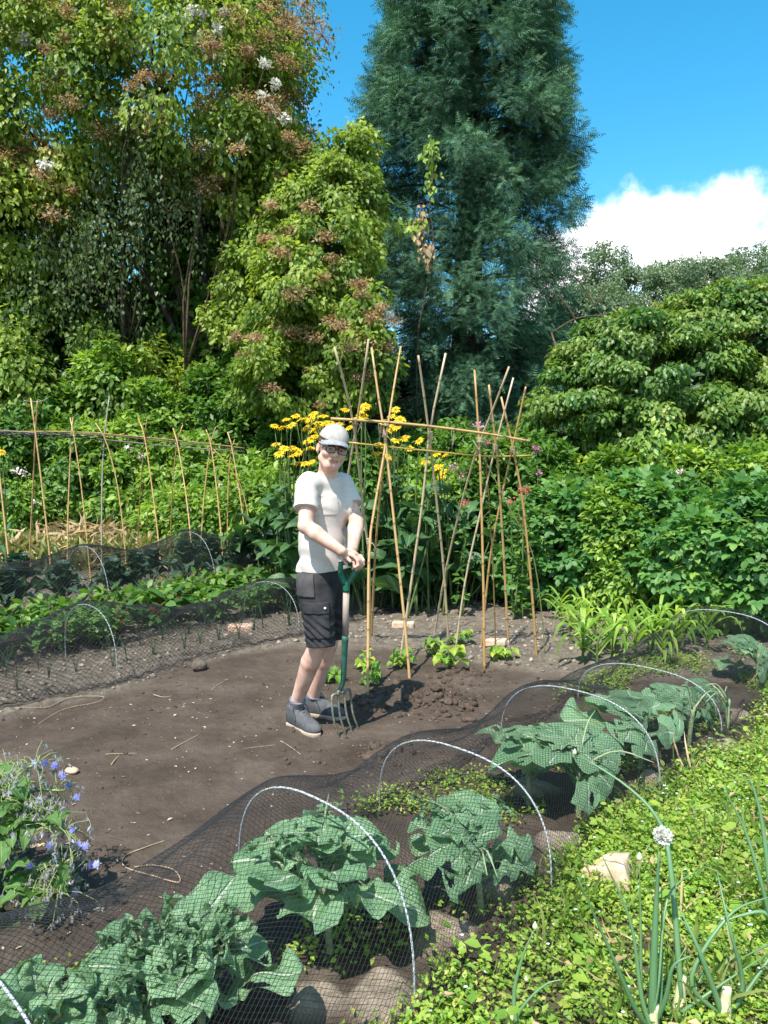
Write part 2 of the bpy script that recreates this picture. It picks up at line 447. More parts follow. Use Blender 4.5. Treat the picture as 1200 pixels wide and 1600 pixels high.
# soil material
m, nt, N, L = new_mat('soil')
at = N('ShaderNodeAttribute'); at.attribute_name = 'rnd'
at2 = N('ShaderNodeAttribute'); at2.attribute_name = 'weed'
at3 = N('ShaderNodeAttribute'); at3.attribute_name = 'mound'
tc = N('ShaderNodeTexCoord')
def noise(sc, det=6, ro=.6):
    n = N('ShaderNodeTexNoise'); n.inputs['Scale'].default_value = sc; n.inputs['Detail'].default_value = det; n.inputs['Roughness'].default_value = ro
    L(tc.outputs['Object'], n.inputs['Vector']); return n.outputs['Fac']
def mixc(f, a, b, mode='MIX'):
    n = N('ShaderNodeMix'); n.data_type = 'RGBA'; n.blend_type = mode
    if isinstance(f, (int, float)): n.inputs[0].default_value = f
    else: L(f, n.inputs[0])
    for k, x in ((6, a), (7, b)):
        if isinstance(x, tuple): n.inputs[k].default_value = (*x, 1)
        else: L(x, n.inputs[k])
    return n.outputs[2]
r1 = ramp(nt, [(.046, .034, .026), (.080, .060, .046), (.128, .100, .078)], [.3, .5, .72]); L(noise(2.2, 8, .68), r1.inputs[0])
r2 = ramp(nt, [(.085, .069, .053), (.135, .112, .087), (.20, .17, .135)], [.3, .5, .7]); L(noise(16, 8, .65), r2.inputs[0])
c = mixc(at.outputs['Fac'], r1.outputs[0], r2.outputs[0])
r3 = ramp(nt, [(.055, .05, .025), (.10, .085, .05)], [.35, .65]); L(noise(12), r3.inputs[0])
c = mixc(at2.outputs['Fac'], c, r3.outputs[0])
r4 = ramp(nt, [(.25, .2, .15), (.42, .34, .26)], [.35, .65]); L(noise(30, 8), r4.inputs[0])
mm = N('ShaderNodeMath'); mm.operation = 'MULTIPLY'; L(at3.outputs['Fac'], mm.inputs[0]); mm.inputs[1].default_value = .85
c = mixc(mm.outputs[0], c, r4.outputs[0])
rf = ramp(nt, [(0, 0, 0), (1, 1, 1)], [.68, .74]); L(noise(140, 3), rf.inputs[0])
mf = N('ShaderNodeMath'); mf.operation = 'MULTIPLY'; L(rf.outputs[0], mf.inputs[0]); mf.inputs[1].default_value = .35
c = mixc(mf.outputs[0], c, (.33, .26, .19))
pb = N('ShaderNodeBsdfPrincipled'); pb.inputs['Roughness'].default_value = .92; pb.inputs['Specular IOR Level'].default_value = .15; L(c, pb.inputs['Base Color'])
b1 = N('ShaderNodeBump'); b1.inputs['Strength'].default_value = 1.0; b1.inputs['Distance'].default_value = .012; L(noise(55, 8, .7), b1.inputs['Height'])
b2 = N('ShaderNodeBump'); b2.inputs['Strength'].default_value = .5; b2.inputs['Distance'].default_value = .03; L(noise(14, 6, .6), b2.inputs['Height']); L(b2.outputs[0], b1.inputs['Normal'])
L(b1.outputs[0], pb.inputs['Normal'])
o = N('ShaderNodeOutputMaterial'); L(pb.outputs[0], o.inputs[0])
SOIL = m
ground = mb.build('ground', SOIL, smooth=True); tag(ground, kind='structure')
ground['label'] = 'dark bare soil of the vegetable plot between the beds'
for nm, arr in (('weed', np.maximum(weed, sm(9.3, 10.2, GY))), ('mound', mound)):
    a_ = ground.data.attributes.new(nm, 'FLOAT', 'POINT'); a_.data.foreach_set('value', arr.astype(np.float32).ravel())
def onground(p, dz=0.0):
    return np.array([p[0], p[1], float(hgt(np.array([p[0]]), np.array([p[1]]))[0])+dz])

# ================================================================== trees and shrubs
BARK = surf_mat('bark', (.025, .02, .016), (.075, .06, .048), 14, .9, .8, stretch=(1, 1, .25), bdist=.03)
BARK_PALE = surf_mat('pale_bark', (.12, .10, .085), (.25, .22, .18), 10, .85, .6, stretch=(1, 1, .3), bdist=.02)
TWIG = surf_mat('twig', (.05, .035, .02), (.12, .085, .05), 20, .85, .4)
STEM = surf_mat('green_stem', (.06, .10, .025), (.11, .16, .05), 20, .6, .1)
M_LIME = leaf_mat('leaf_bright', [(.045, .10, .014), (.085, .165, .024), (.145, .235, .04), (.25, .31, .07)], .4, g_=1.4)
M_MID = leaf_mat('leaf_mid', [(.028, .075, .014), (.05, .115, .02), (.085, .17, .03), (.14, .22, .05)], .36, g_=1.35)
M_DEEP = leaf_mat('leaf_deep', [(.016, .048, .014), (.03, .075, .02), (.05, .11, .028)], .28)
M_BROAD = leaf_mat('leaf_broad', [(.03, .095, .025), (.05, .135, .035), (.085, .19, .045), (.16, .25, .06)], .36, .5, g_=1.3)
M_GREY = leaf_mat('leaf_greygreen', [(.06, .105, .04), (.10, .155, .06), (.15, .21, .09)], .35)
M_SHRUB = leaf_mat('leaf_shrub', [(.022, .066, .012), (.045, .10, .018), (.090, .150, .027), (.17, .21, .05), (.32, .25, .09)], .34, .42, pos=[0, .3, .62, .93, 1], g_=1.5)
M_CON = leaf_mat('conifer_frond', [(.020, .052, .032), (.036, .082, .050), (.056, .118, .066), (.095, .165, .09)], .16, .7, .15, tint=(1, 1.1, .7), g_=1.8)
M_BROWNFL = leaf_mat('brown_flower', [(.28, .18, .09), (.40, .28, .16), (.52, .40, .24)], .42, .7, tint=(1.1, .9, .6))
M_WHITEFL = leaf_mat('white_flower', [(.6, .6, .52), (.8, .8, .74)], .3, .7, tint=(.7, .7, .65))
M_STRAW = leaf_mat('dry_straw', [(.26, .18, .085), (.40, .30, .16), (.55, .44, .26)], .25, .7, tint=(1, .85, .5))
M_FAR_HAZE = leaf_mat('leaf_far_haze', [(.075, .125, .065), (.115, .175, .09), (.17, .23, .13)], .3)  # distance haze put into the leaf colour as a paler grey green
M_OLIVE = leaf_mat('leaf_olive', [(.035, .075, .014), (.08, .13, .022), (.14, .19, .032), (.22, .26, .05)], .44, g_=1.65)

def B(px, py, Y, rx, ry, rz):
    """blob from photo-measured centre (px,py) at distance Y, radii in metres"""
    c = P(px, py, Y); return (c[0], c[1], c[2], rx, ry, rz)
def limb(mb, a, b, r0, r1, bend=.15, n=10, seg=7, rg=R):
    a = np.asarray(a, float); b = np.asarray(b, float); Lh = np.linalg.norm(b-a)
    mids = [a+(b-a)*t+rg.normal(size=3)*bend*Lh*.35*math.sin(t*PI) for t in np.linspace(0, 1, 5)]
    tube(mb, curve_pts(mids, n), np.linspace(r0, r1, n), seg)
def make_tree(name, label, cat, base, blobs, mat, nclump, clump_r, per, size, tmpl=KITE, trunks=None, bark=BARK, group=None, up=.5, droop=.5,
              jitter=.5, back=.5, inner=.25, flat=.8, seed=1, crown='crown', nlimb=26, trunk_r=.16, zmin=.05, sizevar=.35, trunkname='trunk', stems=None):
    rg = np.random.default_rng(seed)
    root = thing(name, label, cat, base, group)
    pos, ax, nn, cr_, cs = blob_leaves(blobs, nclump, clump_r, per, jitter, up, droop, flat, back, inner, zmin, seed)
    mb = MB(); n = len(pos)
    scatter(mb, tmpl, pos, ax, nn, size*(1-sizevar+2*sizevar*rg.random(n)), np.clip(.55*cr_+.45*rg.random(n), 0, 1))
    mb.build(crown, mat, root)
    tm = MB(); base = np.asarray(base, float)
    tops = []
    if trunks:
        for t in trunks:
            pts = curve_pts([np.asarray(x, float) for x in t[0]], 14)
            tube(tm, pts, np.linspace(t[1], t[2], 14)*(1+.12*rg.normal(size=14)), 9)
            tops += list(pts[4:])
    else:
        bc_ = np.mean(np.array(blobs)[:, :3], 0)
        pts = curve_pts([base-np.array([0, 0, .1]), base+(bc_-base)*.5+rg.normal(size=3)*.1, bc_], 12)
        tube(tm, pts, np.linspace(trunk_r, trunk_r*.45, 12), 9); tops = list(pts[5:])
    tops = np.array(tops)
    for c in cs[rg.choice(len(cs), min(nlimb, len(cs)), replace=False)]:
        d = np.linalg.norm(tops-c, axis=1)+np.maximum(0, tops[:, 2]-c[2]+.2)*1.5
        a = tops[np.argmin(d)]
        limb(tm, a, c, trunk_r*.3, trunk_r*.06, .2, 8, 6, rg)
    tm.build(trunkname, bark, root, True)
    return root, cs
def panicles(root, spots, mat, name, r=.16, per=60, bit=.035, seed=0, flat=.55, tmpl=KITE):
    rg = np.random.default_rng(seed); mb = MB()
    spots = np.asarray(spots); ci = np.repeat(np.arange(len(spots)), per); n = len(ci)
    rr = r*rg.uniform(.6, 1.4, len(spots))
    pos = spots[ci]+rdir(n, rg)*(rg.random(n)**.6*rr[ci])[:, None]*np.array([1, 1, flat])
    nn = nrm(rg.normal(size=(n, 3))+np.array([0, -.3, .7]))
    scatter(mb, tmpl, pos, rdir(n, rg), nn, bit*rg.uniform(.6, 1.5, n), np.clip(rg.random(len(spots))[ci]*.6+rg.random(n)*.4, 0, 1))
    for s_, q_ in zip(spots, rr):
        if q_ > .08:
            for d in rdir(14, rg)*np.array([1, 1, flat]): tube(mb, [s_-d*.02, s_+d*q_*.85], .006, 3, .1, cap=False)
    return mb.build(name, mat, root)

def each_panicle(root, spots, mat, name, r, per, bit, seed, flat=.55, n=98):
    spots = np.asarray(spots); spots = spots[np.argsort(spots[:, 1])]
    for k, s_ in enumerate(spots[:n]): panicles(root, [s_], mat, name, r, per, bit, seed*1000+k, flat)
    if len(spots) > n: tag(panicles(root, spots[n:], mat, name, r, per, bit, seed, flat), kind='stuff')
# --- the big flowering tree on the left
Y0 = 14.0
blobs = [B(95, 160, Y0, 2.0, 1.6, 1.9), B(265, 130, Y0-.3, 2.0, 1.7, 1.7), B(180, 30, Y0, 2.0, 1.6, 1.5), B(370, 220, Y0, 1.15, 1.2, 1.4),
         B(30, 330, Y0, 1.3, 1.3, 1.5), B(150, 300, Y0+.8, 1.3, 1.1, 1.2), B(300, 70, Y0+.6, 1.5, 1.5, 1.6), B(415, 310, Y0+.2, .9, 1.0, 1.3),
         B(-60, 200, Y0+.6, 1.6, 1.6, 2.0), B(60, 480, Y0+.3, 1.1, 1.1, 1.5), B(190, 420, Y0+1.6, 1.2, .8, 1.6), B(420, 420, Y0+.6, .9, .9, 1.4), B(-40, 40, Y0+.6, 1.6, 1.6, 2.0), B(450, 290, Y0-.3, .55, .7, .8), B(480, 350, Y0-.3, .5, .6, .8), B(20, 600, Y0-.6, .9, .8, .9), B(110, 560, Y0-.2, .7, .7, .8), B(210, 610, Y0-.5, .7, .6, .6), B(330, 625, Y0-.4, .7, .6, .5), B(225, 450, Y0-.6, .22, .3, .25)]
tb = G(300, 790); tb = np.array([-3.6, 14.4, 0])
trs = []
for (x0, y0), (x1, y1), (x2, y2), r_ in [((305, 700), (285, 480), (235, 270), .13), ((315, 700), (270, 400), (250, 150), .12), ((330, 700), (320, 430), (300, 200), .11),
                                       ((320, 700), (345, 450), (350, 240), .10), ((295, 700), (250, 470), (130, 300), .10), ((335, 700), (370, 480), (410, 330), .09), ((300, 690), (215, 520), (160, 380), .07)]:
    trs.append(([tb+np.array([(x0-315)/86, 0, -.1]), P(x0, y0-90, Y0+.4), P(x1, y1, Y0+.35), P(x2, y2, Y0+.2)], r_, r_*.4))
tree, cs = make_tree('flowering_tree', 'big leafy tree at far left with brown flower heads and several bare dark stems', 'tree', tb, blobs, M_OLIVE, 430, .50, 260, .118,
                     trunks=trs, droop=.9, up=.55, seed=3, inner=.12, back=.35, nlimb=40, trunk_r=.12, jitter=.45)
rg = np.random.default_rng(8)
hi = cs[(cs[:, 2] > 4.2)]
front = hi[np.argsort(hi[:, 1]-.25*hi[:, 2])[:170]]; front = np.repeat(front, 2, 0)+rg.normal(size=(340, 3))*.32; front = front+nrm(front-np.array([-4.6, 14.6, 6.5]))*.32+np.array([0, -.1, .12])
each_panicle(tree, front, M_BROWNFL, 'flower_cluster', .25, 110, .042, 4)
# --- white climbing rose blooms through the top right of that tree
wf = [P(x, y, Y0-1.5) for x, y in [(318, 22), (340, 45), (322, 70), (292, 32), (430, 130), (422, 172), (410, 150), (38, 60), (70, 258), (300, 15), (350, 20), (445, 185), (415, 100)]]
rose = thing('climbing_rose', 'climbing rose with white blooms high in the big left tree', 'climbing plant', (-3.4, 13.3, 0))
mbx = MB()
for p_ in wf[::3]: limb(mbx, np.array([-3.4, 13.3, 3.0]), p_, .02, .008, .12)
limb(mbx, np.array([-3.4, 13.3, -.05]), np.array([-3.4, 13.3, 3.0]), .03, .02, .1)
mbx.build('stem', TWIG, rose, True)
each_panicle(rose, np.array(wf), M_WHITEFL, 'bloom', .10, 70, .065, 5, .8)

# --- weeping birch behind: fine hanging twigs
def weeping(name, label, spots, mat, base, nst, seed, ls=.06, drop=(1.2, 2.6), group=None, thin=False):
    rg = np.random.default_rng(seed)
    root = thing(name, label, 'tree', base, group)
    tm = MB(); lm = MB(); base = np.array(base, float)
    ctr = np.mean([s_[0] for s_ in spots], 0)
    trunk = curve_pts([base-np.array([0, 0, .1]), base*.5+ctr*.5+rg.normal(size=3)*.15, ctr+np.array([0, .2, .3])], 12)
    tube(tm, trunk, np.linspace(.15, .05, 12)*(.55 if thin else 1), 8)
    for c, rx, rz in spots:
        for k in range(3):
            limb(tm, trunk[rg.integers(5, 12)], c+rg.normal(size=3)*np.array([rx, rx, rz])*.5, .016 if thin else .03, .008, .15, 8, 5, rg)
        for k in range(nst):
            a = c+rg.normal(size=3)*np.array([rx, rx*.8, rz])*.55
            Lh = rg.uniform(*drop); n = 14
            t = np.linspace(0, 1, n)[:, None]
            sw = rg.normal(size=3)*np.array([.3, .3, 0])
            pts = a+sw*np.sin(t*1.4)+np.array([0, 0, -1.0])*t*Lh
            if k % 3 == 0: tube(tm, pts, np.linspace(.006, .003, n), 3, cap=False)
            m = int(Lh*34)
            u = rg.random(m); pp = a+sw*np.sin(u*1.4)[:, None]+np.array([0, 0, -1.0])*u[:, None]*Lh+rg.normal(size=(m, 3))*.07
            ax = nrm(rg.normal(size=(m, 3))*.5+np.array([0, 0, -1])); scatter(lm, KITE, pp, ax, nrm(rg.normal(size=(m, 3))+np.array([-.3, -.6, .4])), ls*rg.uniform(.7, 1.4, m), np.clip(rg.normal(.5, .22, m), 0, 1))
    tm.build('trunk', BARK if thin else BARK_PALE, root, True); lm.build('crown', mat, root)
    return root
weeping('weeping_birch', 'tall weeping birch with fine hanging twigs beside the open sky', [(P(430, -40, 15.5), .6, .5), (P(395, 20, 15.5), .5, .6), (P(330, -60, 15.3), .7, .5), (P(440, 60, 15.6), .3, .4), (P(415, 170, 15.6), .35, .5)], M_GREY, (-2.3, 16, 0), 48, 21, .075, (1.2, 2.5))
weeping('weeping_birch', 'grey green drooping birch hanging in front of the dark stems of the big left tree', [(P(190, 210, 12.9), .5, .5), (P(160, 330, 12.9), .6, .5), (P(230, 170, 13), .4, .4), (P(300, 220, 13), .25, .3), (P(70, 360, 13), .5, .5)], M_GREY, (-4.6, 15.4, 0), 17, 22, .075, (1.0, 2.2), thin=True)

# (the climber covered tree)
# --- climber covered tree between the big tree and the conifer
Y1 = 12.6
blobs = [B(510, 400, Y1, .7, .8, .8), B(455, 470, Y1-.3, .55, .8, .7), B(420, 400, Y1+.6, .35, .5, .5), B(530, 330, Y1+.4, .6, .7, .8), B(470, 330, Y1+.5, .6, .7, .8), B(515, 500, Y1-.2, .55, .7, .8),
         B(440, 590, Y1-.6, .6, .6, .6), B(505, 600, Y1-.6, .65, .7, .6), B(400, 520, Y1+.3, .35, .5, .35), B(520, 262, Y1+.6, .3, .4, .3), B(555, 250, Y1+.6, .22, .3, .4), B(480, 290, Y1+.7, .3, .4, .35), B(572, 570, Y1-1.0, .3, .4, .6), B(575, 500, Y1-.9, .2, .3, .35), B(455, 255, Y1+1, .25, .3, .3), B(395, 330, Y1+.9, .4, .5, .6), B(385, 440, Y1+.7, .35, .5, .6), B(425, 280, Y1+1, .35, .4, .4), B(360, 520, Y1+.6, .3, .4, .35)]
t2, cs = make_tree('leafy_tree', 'lime green tree with brown seed heads squeezed between the big tree and the conifer', 'tree', (-1.2, 12.9, 0), blobs, M_OLIVE, 300, .28, 220, .088, OVAL, droop=.9, up=.6, seed=5, inner=.2, back=.35, nlimb=26, trunk_r=.12, zmin=.3)
rg = np.random.default_rng(9)
f2 = cs[np.argsort(cs[:, 1])[:110:2]]+rg.normal(size=(55, 3))*.12+np.array([0, -.3, .18])
each_panicle(t2, f2, M_BROWNFL, 'flower_cluster', .17, 95, .048, 6)
pk = np.array([P(x, y, 11.2) for x, y in [(595, 482), (612, 500), (578, 492), (560, 525), (600, 545)]])
each_panicle(t2, pk, M_BROWNFL, 'flower_cluster', .17, 90, .045, 7)

# --- conifer
def conifer():
    rg = np.random.default_rng(31)
    base = np.array([1.70, 16.2, 0]); root = thing('conifer', 'very tall dark blue green conifer with drooping feathery sprays', 'tree', base)
    H = 17.0
    prof_z = [0, 1.5, 3, 5, 7, 9, 11, 13, 15, 17]; prof_r = [1.75, 1.95, 2.1, 2.28, 2.28, 2.12, 1.85, 1.5, 1.0, .1]
    fm = MB(); tm = MB()
    tube(tm, curve_pts([base+np.array([0, 0, -.2]), base+np.array([.05, 0, 8]), base+np.array([0, 0, H])], 20), np.linspace(.42, .04, 20), 10)
    P_, A_, N_, S_, R_ = [], [], [], [], []
    for k in range(980):
        z = rg.uniform(.5, H) if rg.random() < .85 else rg.uniform(8, 12)
        if z > 12.2 and rg.random() < .75: continue
        th = rg.uniform(0, 2*PI)
        if math.sin(th) > .35 and rg.random() < .6: continue
        r = np.interp(z, prof_z, prof_r)*(.76+.27*rg.random()+.14*math.sin(th*3+z*1.3)*.6)
        if rg.random() < .05: r *= 1.16
        if rg.random() < .3: r *= rg.uniform(.45, .85)
        d = np.array([math.cos(th), math.sin(th), 0])
        tip = base+d*r+np.array([0, 0, z])
        a = base+np.array([0, 0, z+.25]); mid = base+d*r*.55+np.array([0, 0, z+.3])
        bp = curve_pts([a, mid, tip], 8)
        if k % 2 == 0: tube(tm, bp, np.linspace(.04, .01, 8), 4, cap=False)
        br = rg.uniform(.22, .48); n = int(190*(br/.4)**2)
        e = rdir(n, rg)*(rg.random(n)**.4)[:, None]*np.array([br, br, br*.95])
        c = tip-d*br*.45-np.array([0, 0, .1])
        p_ = c+e
        ow = nrm(e/br+d*.8)
        ax = nrm(ow*.8+np.array([0, 0, -.22])+rg.normal(size=(n, 3))*.42)
        nn = nrm(ow+np.array([0, 0, .55])+rg.normal(size=(n, 3))*.4)
        P_.append(p_); A_.append(ax); N_.append(nn); S_.append(rg.uniform(.13, .24, n)); R_.append(np.clip(rg.random()*.55+rg.random(n)*.45, 0, 1))
        # inner sparse fill along the bough
        n2 = 7; t = rg.uniform(.25, .8, n2)[:, None]
        p2 = a*(1-t)+tip*t+rg.normal(size=(n2, 3))*.16
        P_.append(p2); A_.append(nrm(d+np.array([0, 0, -.8])+rg.normal(size=(n2, 3))*.4)); N_.append(nrm(d+rg.normal(size=(n2, 3))*.6)); S_.append(rg.uniform(.25, .4, n2)); R_.append(rg.random(n2)*.35)
    scatter(fm, FROND, np.concatenate(P_), np.concatenate(A_), np.concatenate(N_), np.concatenate(S_), np.concatenate(R_))
    fm.build('crown', M_CON, root); tm.build('trunk', BARK, root, True)
    return root
con = conifer()
# climber hanging on the conifer
cl = thing('climber', 'yellow green climber strand hanging on the conifer face', 'climbing plant', (.6, 13.6, 0))
mbx = MB(); lm = MB(); lm2 = MB()
for pts, col in ([[(676, 222), (672, 250), (670, 300)], 0], [[(655, 330), (660, 370), (675, 412)], 1], [[(612, 350), (640, 352), (660, 345)], 0]):
    pp = curve_pts([P(x, y, 13.55) for x, y in pts], 30)
    tube(mbx, pp, .012, 4)
    n = 90; src = pp[R.integers(0, 30, n)]+R.normal(size=(n, 3))*.07
    scatter(lm2 if col else lm, KITE, src, nrm(R.normal(size=(n, 3))*.4+np.array([0, -.2, -1])), nrm(R.normal(size=(n, 3))*.4+np.array([-.2, -.8, .5])), R.uniform(.08, .16, n), R.random(n)*.5+.5)
limb(mbx, np.array([.75, 14.2, -.05]), P(675, 412, 13.75), .016, .008, .08); limb(mbx, P(675, 412, 13.55), P(676, 222, 13.55), .012, .008, .08)
mbx.build('stem', TWIG, cl, True); lm.build('foliage', M_LIME, cl); lm2.build('dead_leaves', M_BROWNFL, cl)

# --- big shrub on the right
Y2 = 9.6
B_ = B
def B(px, py, Y, *r): return B_(px, py+(24+10*(px > 1080) if Y < 10.5 else 0), Y, *r)
blobs = [B(1010, 570, Y2, 1.15, 1.1, .75), B(1130, 530, Y2+.2, 1.0, 1.0, .85), B(920, 610, Y2-.1, .75, .9, .6), B(1180, 640, Y2-.4, 1.0, 1.0, .8), B(1060, 660, Y2-.5, 1.0, .8, .6),
         B(1230, 500, Y2+.3, .9, .9, .8), B(880, 640, Y2+.1, .5, .6, .5), B(1150, 470, Y2+.3, .5, .6, .5), B(1300, 600, Y2, 1.1, 1.1, 1.1), B(960, 540, Y2+.1, .6, .7, .5), B(1090, 490, Y2+.2, .55, .6, .42), B(1120, 445, Y2, .22, .3, .3), B(1150, 430, Y2, .16, .25, .26), B(1060, 470, Y2, .2, .3, .22), B(1000, 505, Y2, .25, .3, .2), B(940, 515, Y2, .2, .3, .16), B(1195, 450, Y2, .25, .3, .3), B(1140, 690, Y2-.6, .5, .4, .3), B(960, 640, Y2-.6, .4, .4, .28)]
make_tree('spreading_shrub', 'large spreading shrub right of the conifer with glossy yellow green folded leaves', 'shrub', (4.0, 9.9, 0), blobs, M_SHRUB, 470, .20, 215, .066, OVAL, droop=.95, up=.9, seed=6, jitter=.35, inner=.15, back=.45, flat=.55,
          nlimb=34, trunk_r=.1, trunks=[([(4.0, 9.9, -.1), (3.6, 9.9, 1.0), P(1000, 600, Y2)], .09, .04), ([(4.05, 9.9, -.1), (4.3, 9.9, 1.0), P(1150, 560, Y2)], .09, .04), ([(4.0, 9.9, -.1), (3.2, 9.8, 1.1), P(920, 640, Y2)], .06, .03)], zmin=.9)
B = B_
# --- thin bare branches between conifer and shrub
br = thing('bare_branches', 'thin arching bare branches sticking out between the conifer and the shrub', 'branches', (2.7, 10.6, 0))
mbx = MB()
for pts in [[(890, 428), (905, 440), (930, 478), (950, 510)], [(905, 440), (915, 432), (912, 430)], [(862, 520), (900, 498), (945, 495), (990, 520)], [(850, 560), (870, 545), (920, 530), (950, 540)], [(900, 500), (880, 470), (860, 455)], [(930, 478), (945, 450), (935, 440)]]:
    pp = curve_pts([P(x, y, 10.5) for x, y in pts], 14); tube(mbx, pp, np.linspace(.012, .006, 14), 5)
limb(mbx, np.array([2.9, 10.6, -.05]), P(950, 510, 10.5), .025, .012, .1); limb(mbx, np.array([2.7, 10.6, -.05]), P(862, 520, 10.5), .02, .012, .1)
mbx.build('branch', TWIG, br, True)

# --- far trees on the right, and dark ones at the left edge and behind
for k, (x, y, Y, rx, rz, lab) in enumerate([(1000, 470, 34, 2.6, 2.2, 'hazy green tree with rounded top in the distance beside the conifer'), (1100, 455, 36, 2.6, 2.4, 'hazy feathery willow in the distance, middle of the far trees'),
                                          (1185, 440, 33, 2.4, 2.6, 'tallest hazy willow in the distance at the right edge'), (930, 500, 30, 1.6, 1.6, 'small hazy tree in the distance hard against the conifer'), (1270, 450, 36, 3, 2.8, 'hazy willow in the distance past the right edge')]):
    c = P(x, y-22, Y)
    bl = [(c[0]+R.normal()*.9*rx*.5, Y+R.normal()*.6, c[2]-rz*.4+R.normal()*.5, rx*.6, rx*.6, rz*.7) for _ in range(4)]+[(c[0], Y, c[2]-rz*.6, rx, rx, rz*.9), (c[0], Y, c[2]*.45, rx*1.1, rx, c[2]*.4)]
    make_tree('far_tree', lab, 'tree', (c[0], Y, 0), bl, M_FAR_HAZE, 190, .5, 230, .13, seed=40+k, inner=.2, group='hazy trees in the distance', back=.4, nlimb=14, trunk_r=.2, up=.4, droop=.7)
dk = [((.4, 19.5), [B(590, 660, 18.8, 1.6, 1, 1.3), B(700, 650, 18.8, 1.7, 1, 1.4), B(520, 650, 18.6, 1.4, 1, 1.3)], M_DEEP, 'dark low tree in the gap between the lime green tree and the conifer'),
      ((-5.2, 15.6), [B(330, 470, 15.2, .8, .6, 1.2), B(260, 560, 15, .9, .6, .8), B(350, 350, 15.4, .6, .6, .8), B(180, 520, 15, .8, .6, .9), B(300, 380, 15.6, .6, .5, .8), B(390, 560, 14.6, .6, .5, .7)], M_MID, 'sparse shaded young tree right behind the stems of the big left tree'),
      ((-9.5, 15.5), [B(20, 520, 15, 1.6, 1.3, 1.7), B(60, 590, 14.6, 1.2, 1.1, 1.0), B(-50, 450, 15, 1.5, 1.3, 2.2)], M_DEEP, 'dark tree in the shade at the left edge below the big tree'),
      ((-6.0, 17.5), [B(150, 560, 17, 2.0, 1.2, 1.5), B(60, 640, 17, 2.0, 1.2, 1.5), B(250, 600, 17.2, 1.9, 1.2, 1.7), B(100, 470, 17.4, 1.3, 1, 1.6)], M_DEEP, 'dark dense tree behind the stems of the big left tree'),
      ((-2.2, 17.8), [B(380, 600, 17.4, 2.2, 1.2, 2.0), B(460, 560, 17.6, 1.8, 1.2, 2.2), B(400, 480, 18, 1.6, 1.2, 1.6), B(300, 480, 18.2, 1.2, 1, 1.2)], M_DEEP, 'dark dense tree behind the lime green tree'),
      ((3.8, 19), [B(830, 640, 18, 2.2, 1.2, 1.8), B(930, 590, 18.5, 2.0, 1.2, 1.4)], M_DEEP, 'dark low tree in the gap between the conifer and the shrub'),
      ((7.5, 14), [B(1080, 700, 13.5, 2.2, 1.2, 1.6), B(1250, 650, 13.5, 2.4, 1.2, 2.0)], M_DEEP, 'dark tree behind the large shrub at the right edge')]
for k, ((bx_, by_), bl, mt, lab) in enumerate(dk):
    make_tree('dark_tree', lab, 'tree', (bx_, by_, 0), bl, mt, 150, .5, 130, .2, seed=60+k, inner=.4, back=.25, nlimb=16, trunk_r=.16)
# ================================================================== undergrowth on the left, bushes on the right
def bush(name, label, blobs, mat, nclump, clump_r, per, size, tmpl=KITE, seed=1, group=None, cat='bush', droop=.5, up=.7, jitter=.45, flat=.8, stem=STEM, back=.4, inner=.3, ns=14):
    rg = np.random.default_rng(seed); b0 = np.mean(np.array(blobs), 0)
    root = thing(name, label, cat, (b0[0], b0[1], 0), group)
    pos, ax, nn, cr_, cs = blob_leaves(blobs, nclump, clump_r, per, jitter, up, droop, flat, back, inner, .03, seed)
    mb = MB(); n = len(pos)
    scatter(mb, tmpl, pos, ax, nn, size*rg.uniform(.65, 1.4, n), np.clip(.5*cr_+.5*rg.random(n), 0, 1)); mb.build('foliage', mat, root)
    sm_ = MB()
    for c in cs[rg.choice(len(cs), min(ns, len(cs)), replace=False)]:
        limb(sm_, (b0[0]+(c[0]-b0[0])*.5, b0[1]+(c[1]-b0[1])*.5, -.05), c, .012, .005, .12, 8, 5, rg)
    sm_.build('stems', stem, root, True)
    return root, cs
def BG(px, Y, ztop, rx, ry):
    x = (px-600)/1200*Y; return (x, Y, ztop*.5, rx, ry, ztop*.52)
U = [('ivy_bush', 'dense green bush behind the left cane frame, at the left edge', [BG(40, 12.2, 2.2, 1.5, .8), BG(-60, 12, 1.7, 1.2, .8)], M_MID, .12),
     ('bramble_bush', 'pale tangled bush behind the middle of the left cane frame', [BG(170, 12.4, 2.0, 1.2, .8), BG(230, 12.0, 1.6, .8, .7)], M_LIME, .11),
     ('bramble_bush', 'green bush behind the right end of the left cane frame', [BG(300, 12.3, 1.75, 1.0, .8), BG(370, 12.0, 1.5, .8, .7)], M_LIME, .12),
     ('bramble_bush', 'low bright green bush between the cane frame and the man', [BG(400, 11.2, 1.15, .7, .6), BG(440, 10.8, 1.3, .6, .5), BG(345, 11.4, 1.0, .7, .5)], M_LIME, .10),
     ('bramble_bush', 'low sprawling weeds at the left foot of the cane frame', [BG(0, 11.6, 1.15, .8, .5), BG(70, 12, 1.2, .8, .5)], M_LIME, .08),
     ('bramble_bush', 'dark leaved bush in the shade below the lime green tree', [BG(460, 12.2, 2.0, .8, .7), BG(540, 12, 1.9, .7, .6), BG(390, 12.9, 2.2, .8, .7)], M_MID, .12),
     ('bramble_bush', 'low bush filling the foot of the hedge behind the netted kale', [BG(270, 11.3, .95, .7, .5), BG(330, 11.1, .95, .7, .5)], M_LIME, .09),
     ('bramble_bush', 'green bush in the shade at the foot of the conifer', [BG(620, 12.2, 1.9, .9, .7), BG(720, 11.8, 1.9, .9, .7), BG(790, 11.2, 1.8, .7, .7)], M_MID, .11)]
